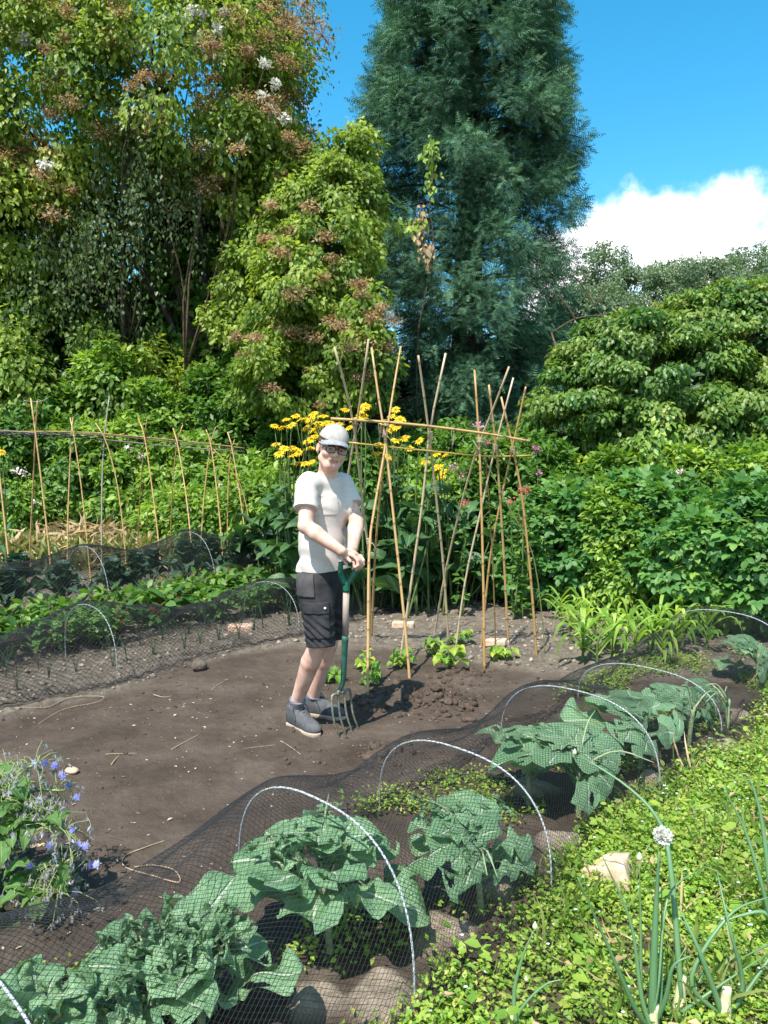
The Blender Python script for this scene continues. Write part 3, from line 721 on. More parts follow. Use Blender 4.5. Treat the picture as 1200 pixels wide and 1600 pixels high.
U += [('laurel_bush', 'tall leafy bush rising into the dark shade under the big tree, far left', [BG(50, 13.2, 3.3, 1.0, .7), BG(-30, 13.3, 3.0, 1.0, .7)], M_MID, .13),
      ('laurel_bush', 'tall leafy bush in the shade in front of the dark stems', [BG(190, 13.0, 3.4, .8, .6), BG(245, 13.0, 2.7, .7, .6), BG(140, 13.2, 2.6, .8, .6)], M_LIME, .12),
      ('laurel_bush', 'tall leafy bush to the right of the dark stems', [BG(340, 13.0, 2.9, .7, .6), BG(400, 12.9, 3.3, .6, .6)], M_MID, .12)]
for k, (nm, lab, bl, mt, sz) in enumerate(U):
    bush(nm, lab, bl, mt, 170, .20, 95, sz, KITE, 80+k, 'bushes along the foot of the hedge', back=.3)
# long seeding grass and straw heap on the left
def strap_tuft(mb, base, n, h, spread, rg, lean=.4, w=1.0, col=(.2, .9)):
    a = np.tile(np.asarray(base, float), (n, 1))+rg.normal(size=(n, 3))*np.array([spread, spread, 0])
    ax = nrm(np.stack([rg.normal(size=n)*lean, rg.normal(size=n)*lean, np.ones(n)], -1))
    scatter(mb, (STRAP[0]*np.array([1, w, 1]), STRAP[1]), a, ax, rdir(n, rg), h*rg.uniform(.6, 1.25, n), rg.uniform(*col, n))
rg = np.random.default_rng(15)
for lab, spots in (('heap of pale dry straw and cut stalks behind the left cane frame', [(110, 11.0, .75), (185, 11.1, .8), (140, 10.6, .5)]), ('smaller straw heap nearer the left edge', [(60, 10.6, .5), (20, 10.9, .5), (210, 10.5, .45)])):
    x0 = (spots[0][0]-600)/1200*spots[0][1]
    root = thing('straw_heap', lab, 'straw heap', (x0, spots[0][1], 0), 'straw heaps')
    mb = MB()
    for px_, Y, h in spots:
        n = 380; c = np.array([(px_-600)/1200*Y, Y, h*.34])
        p_ = c+rdir(n, rg)*np.array([.6, .5, h*.42])*(rg.random(n)**.4)[:, None]; p_[:, 2] = np.abs(p_[:, 2])
        scatter(mb, STRAP, p_, nrm(rg.normal(size=(n, 3))*np.array([1, .6, .5])+np.array([.2, -.2, -.2])), rdir(n, rg), rg.uniform(.15, .42, n), rg.random(n))
    mb.build('straw', M_STRAW, root)
mb = MB()
for k in range(420):
    px_ = rg.uniform(-40, 300); Y = rg.uniform(10.2, 11.6)
    strap_tuft(mb, ((px_-600)/1200*Y, Y, 0), 9, .42, .08, rg, .5)
tag(mb.build('long_grass', leaf_mat('grass_pale', [(.07, .12, .025), (.14, .19, .045), (.30, .27, .11)], .35)), 'long pale grass and nettles growing along the back edge of the beds', kind='stuff')

# right hand brambles
Rb = [('raspberry_bush', 'big leaved bramble in front at the right edge beside the far net', [BG(1130, 6.9, 1.15, .75, .6), BG(1210, 6.6, 1.3, .6, .5)], M_BROAD, .115, TRI),
      ('raspberry_bush', 'broad leaved bramble mound right of the sweetcorn bed', [BG(1010, 7.6, 1.3, .7, .55), BG(1080, 7.5, 1.0, .6, .5)], M_BROAD, .115, TRI),
      ('bramble_bush', 'small yellow green bush growing up between the bramble mounds', [BG(985, 7.2, .95, .28, .25), BG(960, 7.4, 1.25, .25, .25)], M_LIME, .07, KITE),
      ('bramble_bush', 'yellow leaved bramble shoot mound at the right edge', [BG(1110, 6.7, 1.0, .3, .25), BG(1165, 6.6, .75, .3, .25), BG(1180, 7.4, 1.55, .4, .3)], M_LIME, .085, TRI),
      ('raspberry_bush', 'broad leaved bramble mound directly behind the sweetcorn', [BG(900, 7.8, 1.2, .65, .5), BG(840, 8.0, 1.1, .5, .5)], M_BROAD, .115, TRI),
      ('bramble_bush', 'tall mixed bramble with pink flowers behind the right end of the bean canes', [BG(800, 8.6, 1.75, .75, .6), BG(870, 8.7, 1.6, .6, .6)], M_MID, .085, KITE),
      ('bramble_bush', 'loose green bush below the spreading shrub with climbing shoots', [BG(970, 8.6, 1.55, .7, .6), BG(1050, 8.5, 1.7, .6, .55)], M_LIME, .085, KITE),
      ('bramble_bush', 'bramble below the shrub at the far right edge', [BG(1150, 8.2, 1.6, .8, .6), BG(1240, 8, 1.5, .8, .6)], M_MID, .085, KITE),
      ('bramble_bush', 'bright green bush behind the middle of the bean canes', [BG(700, 8.8, 1.55, .6, .5), BG(750, 9.0, 1.4, .6, .5)], M_LIME, .08, KITE)]
for k, (nm, lab, bl, mt, sz, tp) in enumerate(Rb):
    root, cs = bush(nm, lab, bl, mt, int(95*len(bl)), .15, 48 if tp is TRI else 110, sz, tp, 120+k, 'bramble bushes on the right', up=1.2, droop=.35, jitter=.32, back=.4)
# flowers: pink willowherb / rose
M_PINK = leaf_mat('pink_flower', [(.45, .12, .25), (.62, .25, .40), (.75, .45, .55)], .3, tint=(1, .7, .8))
M_PALEPINK = leaf_mat('pale_pink_flower', [(.7, .5, .55), (.8, .68, .7), (.85, .8, .8)], .3, tint=(.8, .7, .7))
M_RED = leaf_mat('coral_flower', [(.6, .10, .10), (.7, .2, .18)], .3, tint=(1, .6, .5))
def flower_stalks(name, label, heads, mat, r, per, bit, leafmat, seed, hh=None, group=None, cat='flowering plant'):
    rg = np.random.default_rng(seed); b = np.mean(heads, 0); root = thing(name, label, cat, (b[0], b[1], 0), group)
    sm_ = MB(); lm = MB()
    for h in heads:
        a = np.array([h[0]+rg.normal()*.08, h[1]+rg.normal()*.08+.05, -.03]); limb(sm_, a, h, .009, .005, .06, 9, 5, rg)
        n = 70; t = rg.random(n)**.7; p_ = a*(1-t[:, None])+h*t[:, None]+rg.normal(size=(n, 3))*.03
        scatter(lm, KITE, p_, nrm(rg.normal(size=(n, 3))*np.array([1, 1, .3])+np.array([0, -.2, .15])), nrm(rg.normal(size=(n, 3))*.4+np.array([0, -.2, 1])), rg.uniform(.06, .13, n)*(1.15-.6*t), rg.random(n))
    sm_.build('stems', STEM, root, True); lm.build('foliage', leafmat, root)
    for q_, h in enumerate(heads): panicles(root, [h], mat, 'bloom', r, per, bit, seed+q_, .9)
    return root
flower_stalks('willowherb', 'pink willowherb just behind the right end of the upper crossbar', [P(x, y, 8.0) for x, y in [(842, 738), (866, 750), (838, 700), (905, 790), (936, 786), (990, 765)]], M_PINK, .05, 30, .03, M_MID, 3, group='pink flowers by the bean canes')
flower_stalks('willowherb', 'pink willowherb behind the middle of the bean canes', [P(x, y, 8.2) for x, y in [(747, 665), (762, 690), (710, 730), (722, 742), (750, 672)]], M_PINK, .05, 30, .028, M_MID, 4, group='pink flowers by the bean canes')
flower_stalks('sweet_pea', 'coral red flowers on stalks behind the right hand cane', [P(x, y, 7.2) for x, y in [(815, 768), (822, 764), (798, 782), (817, 812), (725, 785)]], M_RED, .045, 24, .03, M_MID, 5, group='pink flowers by the bean canes')
flower_stalks('rose_bush', 'pale pink rose cluster on a leafy shoot below the spreading shrub', [P(x, y, 7.8) for x, y in [(1046, 742), (1056, 750), (1064, 738), (1082, 757), (1050, 748), (1070, 752)]], M_PALEPINK, .04, 26, .035, M_LIME, 6)
flower_stalks('dog_rose', 'tiny pale rose blooms among the undergrowth behind the left cane frame', [P(x, y, 11.2) for x, y in [(220, 710), (200, 700), (25, 735), (40, 738), (55, 785), (345, 760)]], M_PALEPINK, .05, 16, .05, M_LIME, 7)
# leafy shoot standing up with climbing bindweed leaves
for k, (pts, lab) in enumerate([([(1020, 870), (1030, 760), (1015, 690), (1040, 670)], 'leafy climbing shoot with pale green leaves standing in front of the shrub'), ([(1150, 880), (1170, 790), (1140, 740), (1120, 745)], 'leafy shoot at the right edge in front of the dark gap')]):
    pp = curve_pts([P(x, y, 7.9) for x, y in pts], 30); root = thing('climbing_shoot', lab, 'climbing plant', (pp[0][0], pp[0][1], 0), 'climbing shoots on the right')
    mb = MB(); tube(mb, np.vstack([[pp[0][0], pp[0][1], -.05], pp]), .008, 5); mb.build('stem', STEM, root, True)
    n = 190; mb = MB(); src = pp[R.integers(0, 30, n)]+R.normal(size=(n, 3))*np.array([.10, .08, .08])
    scatter(mb, KITE, src, nrm(R.normal(size=(n, 3))*.6+np.array([0, -.3, -.6])), nrm(R.normal(size=(n, 3))*.35+np.array([-.2, -.6, .7])), R.uniform(.06, .11, n), R.random(n)); mb.build('foliage', M_LIME, root)

# ================================================================== tall yellow daisies behind the man
M_YEL = leaf_mat('yellow_petal', [(.62, .42, .01), (.75, .56, .015), (.82, .66, .02)], .3, .6, tint=(1.1, .9, .2))
M_YC = surf_mat('yellow_disc', (.30, .15, .01), (.5, .3, .02), 60, .8, .4)
def leaf_grid(nu=9, nv=7, Lh=.3, W=.11, arch=.3, cup=.15, wav=.02, rg=R, pet=.18, holes=0, ruff=7, shape=.75, blunt=False):
    """one big leaf in local coords (x along, z up) with midrib uv; returns verts, faces, uv"""
    u = np.linspace(0, 1, nu); v = np.linspace(-1, 1, nv)
    U_, V_ = np.meshgrid(u, v, indexing='ij')
    t = np.clip((U_-pet)/(1-pet), 0, 1)
    prof = np.sin(PI*np.clip(t, 0, 1)**shape)**.62 if not blunt else np.clip(1.12*t**.75*(1-t**6)**.55, 0, 1)*(1+.10*np.sin(U_*17+V_*2+rg.random()*6))
    wid = np.where(U_ < pet, .09+.02*V_*0, np.maximum(.09, prof))
    wid = wid*W*(1+.10*np.sin(U_*ruff*2.3+rg.random()*6)*np.sign(V_))
    wid[-1] *= .25
    ph = rg.random()*6
    x = U_*Lh; y = V_*wid
    z = arch*Lh*(np.sin(U_*1.9)*.9-U_**2*.9)+cup*np.abs(V_)**1.6*wid*1.6+wav*np.abs(V_)**1.5*np.sin(U_*ruff*3+ph+V_*1.5)*np.minimum(1, t*4)
    z = z+wav*.35*np.sin(U_*13+ph)*np.cos(V_*4+ph)
    i, j = np.meshgrid(np.arange(nu-1), np.arange(nv-1), indexing='ij')
    F_ = np.stack([i*nv+j, (i+1)*nv+j, (i+1)*nv+j+1, i*nv+j+1], -1).reshape(-1, 4)
    if holes:
        cu = (U_[:-1, :-1]+.5/nu).ravel(); cv = (V_[:-1, :-1]+1/nv).ravel(); keep = np.ones(len(F_), bool)
        for _ in range(holes):
            hu, hv, hr = rg.uniform(.35, 1.0), rg.choice([-1, 1])*rg.uniform(.3, 1.05), rg.uniform(.03, .13)
            keep &= ~(((cu-hu)**2*1.8+(cv-hv)**2*.35) < hr**2)
        F_ = F_[keep]
    return np.stack([x, y, z], -1).reshape(-1, 3), F_, np.stack([U_, V_*.5+.5], -1).reshape(-1, 2)
def place_leaf(mb, L3, base, az, el, roll, a):
    v, f, uv = L3
    cr_, sr = math.cos(roll), math.sin(roll); v = np.stack([v[:, 0], v[:, 1]*cr_-v[:, 2]*sr, v[:, 1]*sr+v[:, 2]*cr_], -1)
    ce, se = math.cos(el), math.sin(el); v = np.stack([v[:, 0]*ce-v[:, 2]*se, v[:, 1], v[:, 0]*se+v[:, 2]*ce], -1)
    ca, sa = math.cos(az), math.sin(az); v = np.stack([v[:, 0]*ca-v[:, 1]*sa, v[:, 0]*sa+v[:, 1]*ca, v[:, 2]], -1)
    mb.add(v+np.asarray(base), f, a, uv)
def veined(name, c1, c2, vein, trans=.22, rough=.45, veins=9, spec=.4, bump=.35, sidek=.55):
    m, nt, N, L = new_mat(name)
    uv = N('ShaderNodeUVMap'); uv.uv_map = 'UVMap'; sp = N('ShaderNodeSeparateXYZ'); L(uv.outputs[0], sp.inputs[0])
    def M(op, a, b=None):
        n = N('ShaderNodeMath'); n.operation = op
        for k, x in enumerate((a, b)):
            if x is None: continue
            if isinstance(x, (int, float)): n.inputs[k].default_value = x
            else: L(x, n.inputs[k])
        return n.outputs[0]
    av = M('ABSOLUTE', M('SUBTRACT', sp.outputs[1], .5))
    def mrange(x, a, b, lo=0, hi=1):
        n = N('ShaderNodeMapRange'); n.inputs[1].default_value = a; n.inputs[2].default_value = b; n.inputs[3].default_value = lo; n.inputs[4].default_value = hi; L(x, n.inputs[0]); return n.outputs[0]
    mid = mrange(av, .018, .045, 1, 0)
    tc = N('ShaderNodeTexCoord'); no = N('ShaderNodeTexNoise'); no.inputs['Scale'].default_value = 9; no.inputs['Detail'].default_value = 4; L(tc.outputs['Object'], no.inputs['Vector'])
    sv = M('ADD', M('SUBTRACT', M('MULTIPLY', sp.outputs[0], veins), M('MULTIPLY', av, veins*.9)), M('MULTIPLY', no.outputs['Fac'], .8))
    fr = M('ABSOLUTE', M('SUBTRACT', M('FRACT', sv), .5)); side = mrange(fr, .04, .12, sidek, 0)
    at = N('ShaderNodeAttribute'); at.attribute_name = 'rnd'
    rp = ramp(nt, [c1, c2]); ad = M('ADD', M('MULTIPLY', at.outputs['Fac'], .6), M('MULTIPLY', no.outputs['Fac'], .4)); L(ad, rp.inputs[0])
    mx = N('ShaderNodeMix'); mx.data_type = 'RGBA'; L(M('MAXIMUM', mid, side), mx.inputs[0]); L(rp.outputs[0], mx.inputs[6]); mx.inputs[7].default_value = (*vein, 1)
    pb = N('ShaderNodeBsdfPrincipled'); pb.inputs['Roughness'].default_value = rough; pb.inputs['Specular IOR Level'].default_value = spec; L(mx.outputs[2], pb.inputs['Base Color'])
    bp = N('ShaderNodeBump'); bp.inputs['Strength'].default_value = bump; bp.inputs['Distance'].default_value = .006; bp.invert = True
    n5 = N('ShaderNodeTexNoise'); n5.inputs['Scale'].default_value = 34; n5.inputs['Detail'].default_value = 4; L(tc.outputs['Object'], n5.inputs['Vector'])
    L(M('ADD', M('ADD', M('MAXIMUM', mid, side), M('MULTIPLY', no.outputs['Fac'], .8)), M('MULTIPLY', n5.outputs['Fac'], 1.6)), bp.inputs['Height']); L(bp.outputs[0], pb.inputs['Normal'])
    tr = N('ShaderNodeBsdfTranslucent'); m2 = N('ShaderNodeMix'); m2.data_type = 'RGBA'; m2.blend_type = 'MULTIPLY'; m2.inputs[0].default_value = 1; L(mx.outputs[2], m2.inputs[6]); m2.inputs[7].default_value = (1.7, 1.8, .8, 1); L(m2.outputs[2], tr.inputs[0])
    ms = N('ShaderNodeMixShader'); ms.inputs[0].default_value = trans; L(pb.outputs[0], ms.inputs[1]); L(tr.outputs[0], ms.inputs[2])
    o = N('ShaderNodeOutputMaterial'); L(ms.outputs[0], o.inputs[0]); return m
M_INULA = veined('inula_leaf', (.03, .085, .028), (.065, .15, .045), (.12, .2, .09))
def daisy(pm, cm_, c, nrm_, r, rg):
    nrm_ = nrm(nrm_); n = 15; t = nrm(np.cross(nrm_, [.3, .2, .9])); b = np.cross(nrm_, t)
    th = np.arange(n)*2*PI/n+rg.random(n)*.15
    ax = np.cos(th)[:, None]*t+np.sin(th)[:, None]*b+nrm_*(.05-.25*rg.random(n))[:, None]
    scatter(pm, (KITE[0]*np.array([1, .55, 1]), KITE[1]), np.repeat(c[None], n, 0), ax, np.repeat(nrm_[None], n, 0), r*rg.uniform(.85, 1.1, n), rg.random(n))
    k = 8; th = np.arange(k)*2*PI/k; ring = c+(np.cos(th)[:, None]*t+np.sin(th)[:, None]*b)*r*.3
    V = np.vstack([ring+nrm_*.004, ring*.55+c*.45+nrm_*.014, (c+nrm_*.017)[None]])
    F4 = np.array([[i, (i+1) % k, k+(i+1) % k, k+i] for i in range(k)]); F3 = np.array([[k+i, k+(i+1) % k, 2*k] for i in range(k)])
    cm_.add(V, [F4, F3])
def flower(root, c, n_, r, rg):
    pm = MB(); cm_ = MB(); daisy(pm, cm_, c, n_, r, rg); f_ = pm.build('flower', M_YEL, root); cm_.build('flower_centre', M_YC, f_)
groups = [('left of his cap', [(447, 655), (440, 668), (455, 664), (470, 655), (478, 668), (452, 702), (466, 706), (444, 700), (436, 708), (458, 712), (485, 655), (490, 648)], 7.7),
          ('above his cap', [(495, 660), (505, 650), (515, 660), (525, 655), (487, 672), (480, 690), (492, 682), (510, 672), (530, 662), (484, 700), (540, 640), (552, 655), (565, 640), (545, 668), (571, 634), (486, 722)], 7.5),
          ('behind the second pair of canes', [(612, 650), (618, 640), (625, 655), (612, 672), (618, 688), (634, 682), (590, 694), (590, 708), (612, 718), (606, 712), (567, 652), (600, 660)], 7.6),
          ('behind the middle pair of canes', [(655, 688), (682, 710), (697, 710), (690, 744), (684, 730), (664, 722), (640, 700)], 7.4)]
for k, (lab, heads, Y) in enumerate(groups):
    rg = np.random.default_rng(200+k)
    hp = np.array([P(x, y, Y+rg.normal()*.12) for x, y in heads]); b = hp.mean(0)
    root = thing('yellow_daisy_plant', 'tall yellow daisy plant with big leaves, its flowers '+lab, 'flowering plant', (b[0], b[1], 0), 'tall yellow daisies')
    st = MB(); lf = MB()
    nst = 6; bases = np.array([[b[0]+rg.normal()*.16, b[1]+rg.normal()*.12, -.04] for _ in range(nst)])
    for hi_, h in enumerate(hp):
        a = bases[hi_ % nst]; mid = a*.4+h*.6+rg.normal(size=3)*.04; pp = curve_pts([a, mid, h-np.array([0, 0, .012])], 12); tube(st, pp, np.linspace(.012, .004, 12), 6)
        flower(root, h, np.array([rg.normal()*.25-.1, -.45+rg.normal()*.25, .85]), .062*rg.uniform(.85, 1.1), rg)
        for q_ in range(rg.integers(0, 2)):
            h2 = h+rg.normal(size=3)*np.array([.06, .06, .035]); tube(st, [pp[8], (pp[8]+h2)/2+rg.normal(size=3)*.01, h2], .004, 5); flower(root, h2, np.array([rg.normal()*.3, -.4, .8]), .058, rg)
    for q_ in range(46):
        a = bases[rg.integers(nst)]; t = rg.uniform(.12, .93); top = hp[rg.integers(len(hp))]; p_ = a*(1-t)+(a*.4+top*.6)*t
        p_[2] = t*1.35
        Lh = .46*(1.1-.75*t)*rg.uniform(.8, 1.2); az = rg.uniform(PI*.95, PI*2.05) if rg.random() < .75 else rg.uniform(0, PI)
        place_leaf(lf, leaf_grid(8, 5, Lh, Lh*.22, .5, .25, .012, rg, .2), p_, az, rg.uniform(-.1, .8), rg.normal()*.4, rg.random())
    st.build('stems', STEM, root, True); lf.build('foliage', M_INULA, root, True)
# one daisy at the left edge of the picture
rg = np.random.default_rng(300); h = P(2, 706, 9.4); root = thing('yellow_daisy_plant', 'single yellow daisy at the left edge beside the cane frame', 'flowering plant', (h[0], h[1], 0), 'tall yellow daisies')
st = MB(); lf = MB(); tube(st, curve_pts([[h[0], h[1], -.03], (h[0]+.03, h[1], h[2]*.6), h-np.array([0, 0, .01])], 10), np.linspace(.01, .004, 10), 5)
for d in ([0, 0, 0], [-.07, .02, .03]): flower(root, h+np.array(d), np.array([.3, -.6, .6]), .065, rg)
tube(st, [h-np.array([0, 0, .2]), h+np.array([-.07, .02, .02])], .004, 4)
for q_ in range(9): place_leaf(lf, leaf_grid(8, 5, .3, .07, .5, .2, .01, rg), (h[0], h[1], .15+q_*.14), q_*2.4, .4, 0, rg.random())
st.build('stems', STEM, root, True); lf.build('foliage', M_INULA, root, True)
# big dark leaved comfrey filling below the daisies
for k, (px_, Y, lab) in enumerate([(600, 7.9, 'large leaved comfrey behind the second pair of canes'), (690, 7.8, 'large leaved comfrey behind the middle pair of canes'), (500, 8.0, 'large leaved comfrey behind the man'), (430, 8.6, 'large leaved comfrey left of the man behind the netting'), (750, 8.2, 'large leaved comfrey behind the right hand canes')]):
    rg = np.random.default_rng(310+k); x = (px_-600)/1200*Y; root = thing('comfrey', lab, 'plant', (x, Y, 0), 'large leaved plants behind the canes'); lf = MB(); st = MB()
    for q_ in range(75):
        b = np.array([x+rg.normal()*.22, Y+rg.normal()*.18, rg.uniform(.05, 1.0)]); Lh = rg.uniform(.2, .38)
        az = rg.uniform(PI, 2*PI) if rg.random() < .75 else rg.uniform(0, PI)
        place_leaf(lf, leaf_grid(8, 5, Lh, Lh*.27, .55, .2, .012, rg, .22), b, az, rg.uniform(-.2, .7), rg.normal()*.4, rg.random())
        if q_ % 5 == 0: limb(st, (b[0]*.5+x*.5, b[1]*.5+Y*.5, -.04), b, .012, .006, .08, 7, 5, rg)
    lf.build('foliage', M_INULA, root, True); st.build('stems', STEM, root, True)

# ================================================================== sweetcorn
M_CORN = leaf_mat('corn_leaf', [(.085, .17, .025), (.16, .28, .045), (.28, .38, .08)], .42, .45, g_=1.25)
def corn_proto(seed):
    rg = np.random.default_rng(seed); lm = MB(); st = MB(); H = .2
    tube(st, curve_pts([[0, 0, -.03], [.008, 0, H*.5], [0, .006, H]], 8), np.linspace(.011, .006, 8), 6)
    for k in range(9):
        z = .05+H*.85*k/8; az = k*PI+rg.normal()*.5; Lh = rg.uniform(.26, .44)*(1.05-.25*abs(k-4)/4)
        n = 8; t = np.linspace(0, 1, n); el = rg.uniform(.9, 1.25)
        r_ = Lh*np.sin(t*el)/el*.75; zz = z+Lh*(t*math.sin(el)*.95-t**2.6*rg.uniform(.45, .95))
        wd = .015*np.sin(PI*np.clip(t*.9+.1, 0, 1))**.6*rg.uniform(.8, 1.2); d = np.array([math.cos(az), math.sin(az)]); pv = np.array([-d[1], d[0]])
        c = np.stack([d[0]*r_, d[1]*r_, zz], -1); sd = np.stack([pv[0]*wd, pv[1]*wd, wd*.25], -1); s2 = np.stack([-pv[0]*wd, -pv[1]*wd, wd*.25], -1)
        V = np.stack([c+sd, c, c+s2], 1).reshape(-1, 3); i, j = np.meshgrid(np.arange(n-1), np.arange(2), indexing='ij')
        lm.add(V, np.stack([i*3+j, (i+1)*3+j, (i+1)*3+j+1, i*3+j+1], -1).reshape(-1, 4), rg.random())
    return lm, st
protos = []
for sd in range(4):
    lm, st = corn_proto(400+sd)
    root = thing('sweetcorn', 'young sweetcorn plant in the bed right of the bean canes', 'sweetcorn', (0, 0, 0), 'young sweetcorn plants')
    lm.build('leaves', M_CORN, root, True); st.build('stem', STEM, root, True); protos.append(root)
def place_copy(proto, first, loc, rz, sc, label=None, group=None):
    if first: r = proto
    else:
        r = proto.copy(); COL.objects.link(r)
        for ch in list(proto.children):
            c = ch.copy(); COL.objects.link(c); c.parent = r
            for g_ in list(ch.children):
                d = g_.copy(); COL.objects.link(d); d.parent = c
    r.location = [float(v) for v in loc]; r.rotation_euler = (0, 0, rz); r.scale = (sc, sc, sc)
    if label: r['label'] = label
    if group: r['group'] = group
    return r
rg = np.random.default_rng(41); ci = 0; used = [False]*4
for row, (y0, xs) in enumerate([(1040, [905, 930, 952, 975, 998, 1022]), (1020, [895, 925, 970, 1010, 1040, 1060, 1085]), (1003, [895, 930, 985, 1010, 1050, 1095]), (990, [880, 910, 950, 990, 1030, 1070]), (980, [870, 900, 940, 975, 1010, 1050, 1090])]):
    for x in xs:
        k = ci % 4; p_ = onground(G(x+12+rg.normal()*6, y0+rg.normal()*4)); place_copy(protos[k], not used[k], p_, rg.uniform(0, 6.28), rg.uniform(.85, 1.12)*(1.05 if row < 2 else .98)); used[k] = True; ci += 1

# ================================================================== the left hand beds: rows of small vegetables
M_PARS = leaf_mat('leaf_parsley', [(.05, .14, .02), (.09, .21, .035), (.16, .28, .06)], .35)
M_BEET = leaf_mat('leaf_beet', [(.035, .10, .02), (.06, .15, .03), (.10, .2, .045)], .35)
M_REDSTEM = surf_mat('red_stem', (.22, .02, .02), (.35, .05, .03), 30, .5, .1)
M_KALE = veined('leaf_kale', (.03, .07, .045), (.065, .125, .08), (.14, .2, .14))
M_LEEK = leaf_mat('leaf_leek', [(.05, .11, .05), (.09, .17, .08)], .3)
def proto_leafy(name, label, cat, group, seed, n=90, r=.13, h=.28, mat=None, size=.06, stemmat=None, tmpl=TRI):
    rg = np.random.default_rng(seed); root = thing(name, label, cat, (0, 0, 0), group); lm = MB(); st = MB()
    for k in range(11):
        d = rdir(1, rg)[0]*np.array([r, r, 0]); tp = d*rg.uniform(.4, 1)+np.array([0, 0, h*rg.uniform(.6, 1)]); tube(st, curve_pts([d*.1+np.array([0, 0, -.02]), d*.35+np.array([0, 0, tp[2]*.6]), tp], 6), .004, 4)
    u = rg.random(n); d = rdir(n, rg)*np.array([r, r, 0]); p_ = d*rg.uniform(.3, 1.15, n)[:, None]+np.stack([0*u, 0*u, h*(.3+.75*u)], -1)
    scatter(lm, tmpl, p_, nrm(d/r+rg.normal(size=(n, 3))*.4), nrm(rg.normal(size=(n, 3))*.35+np.array([0, 0, 1])), size*rg.uniform(.7, 1.4, n), rg.random(n))
    st.build('stems', stemmat or STEM, root, True); lm.build('leaves', mat, root); return root
pars = proto_leafy('parsley', 'bushy bright green parsley plant under the left netting', 'herb', 'parsley plants in the left bed', 500, 110, .15, .26, M_PARS, .065)
beet = proto_leafy('beetroot', 'leafy beetroot plant with red stems in the left bed row', 'vegetable', 'beetroot plants in the left bed', 501, 45, .13, .22, M_BEET, .12, M_REDSTEM, OVAL)
celer = proto_leafy('celeriac', 'mid green leafy vegetable in the left bed between the nets', 'vegetable', 'leafy greens in the left bed', 502, 90, .16, .24, M_MID, .08, STEM, OVAL)
def leek_proto():
    rg = np.random.default_rng(505); root = thing('onion_seedling', 'thin blue green onion seedling in the dry soil of the left bed', 'vegetable', (0, 0, 0), 'onion seedlings in the left bed'); mb = MB()
    for k in range(4): 
        a = rg.normal(size=2)*.05; tube(mb, curve_pts([[0, 0, -.02], [a[0]*.3, a[1]*.3, .1], [a[0]*1.4, a[1]*1.4, .19+.05*rg.random()]], 7), np.linspace(.0035, .0012, 7), 4)
    mb.build('leaves', M_LEEK, root, True); return root
leek = leek_proto()
def kale_proto():
    rg = np.random.default_rng(506); root = thing('kale', 'dark green kale plant under the far net', 'vegetable', (0, 0, 0), 'kale plants under the far net'); lf = MB(); st = MB()
    tube(st, [[0, 0, -.03], [.01, 0, .2], [0, .01, .38]], [.014, .012, .009], 6)
    for k in range(16):
        z = .12+.26*k/15; place_leaf(lf, leaf_grid(8, 7, .3*(1-.4*k/15), .085, .6, .3, .03, rg, .3, 1, 9), (0, 0, z), k*2.4+rg.normal()*.2, .25+.9*k/15, 0, rg.random())
    st.build('stem', STEM, root, True); lf.build('leaves', M_KALE, root, True); return root
kale = kale_proto()
C2 = np.array([-1.8, 5.15]); 
def bedpt(q, s_):       # q: offset towards the near right from the near edge of bed 2; s along
    return C2+NR*q+AX*s_
rg = np.random.default_rng(51); fu = {}
def row(proto, q0, ss, jit=.05, sc=(.85, 1.2)):
    for s_ in ss:
        p2 = bedpt(q0+rg.normal()*jit, s_+rg.normal()*jit); first = not fu.get(proto.name); fu[proto.name] = True
        place_copy(proto, first, onground(p2), rg.uniform(0, 6.28), rg.uniform(*sc))
row(leek, -.42, np.arange(-1.4, 4.6, .21), .05, (.8, 1.3)); row(leek, -.72, np.arange(-1.5, 4.8, .26), .05)
row(pars, -.98, [-1.5, -1.2, -.95, -.7, .1, .35, 1.55, 1.8, 2.05, 2.3, 2.9, 3.3, 3.7, 4.0, 4.3], .06, (1.0, 1.35))
row(beet, -1.2, np.arange(-1.4, 4.6, .3), .05, (.9, 1.25))
row(celer, -1.55, np.arange(-1.6, 4.8, .27), .07, (.9, 1.3)); row(celer, -1.85, np.arange(-1.6, 2.6, .34), .07, (.8, 1.2))
row(kale, -2.15, np.arange(-1.0, 4.6, .42), .06, (.95, 1.25)); row(kale, -2.5, np.arange(-1.1, 4.6, .5), .06, (.9, 1.2))

# ================================================================== young climbing beans at the canes
M_BEAN = leaf_mat('bean_leaf', [(.07, .17, .03), (.16, .29, .04), (.40, .44, .06)], .42, .5, g_=1.15)
def bean(px, py, h, n, label, seed, yellow=0):
    rg = np.random.default_rng(seed); b = onground(G(px, py)); root = thing('bean_plant', label, 'bean plant', b, 'young bean plants at the foot of the canes'); st = MB(); lf = MB()
    for k in range(n):
        d = rdir(1, rg)[0]*np.array([.065, .06, 0]); z = .8*h*rg.uniform(.3, 1.0); tp = b+d*(1.3-.4*z/h)+np.array([0, 0, z])
        tube(st, curve_pts([b+np.array([0, 0, -.02]), b+d*.4+np.array([0, 0, z*.7]), tp], 7), .0035, 5)
        ax = nrm(d+np.array([0, -.05, -.05])+rg.normal(size=3)*.03); sz = rg.uniform(.05, .082)
        for off in (0, 1.3, -1.3):
            c, s_ = math.cos(off), math.sin(off); a2 = np.array([ax[0]*c-ax[1]*s_, ax[0]*s_+ax[1]*c, -.45+rg.normal()*.25])
            v = leaf_grid(7, 7, sz, sz*.42, .4, .25, .004, rg, .1, shape=.55)
            place_leaf(lf, v, tp+nrm(a2)*.012, math.atan2(a2[1], a2[0]), a2[2]*.9, rg.normal()*.2, np.clip(rg.random()*.7+yellow, 0, 1))
    st.build('stem', STEM, root, True); lf.build('leaves', M_BEAN, root, True)
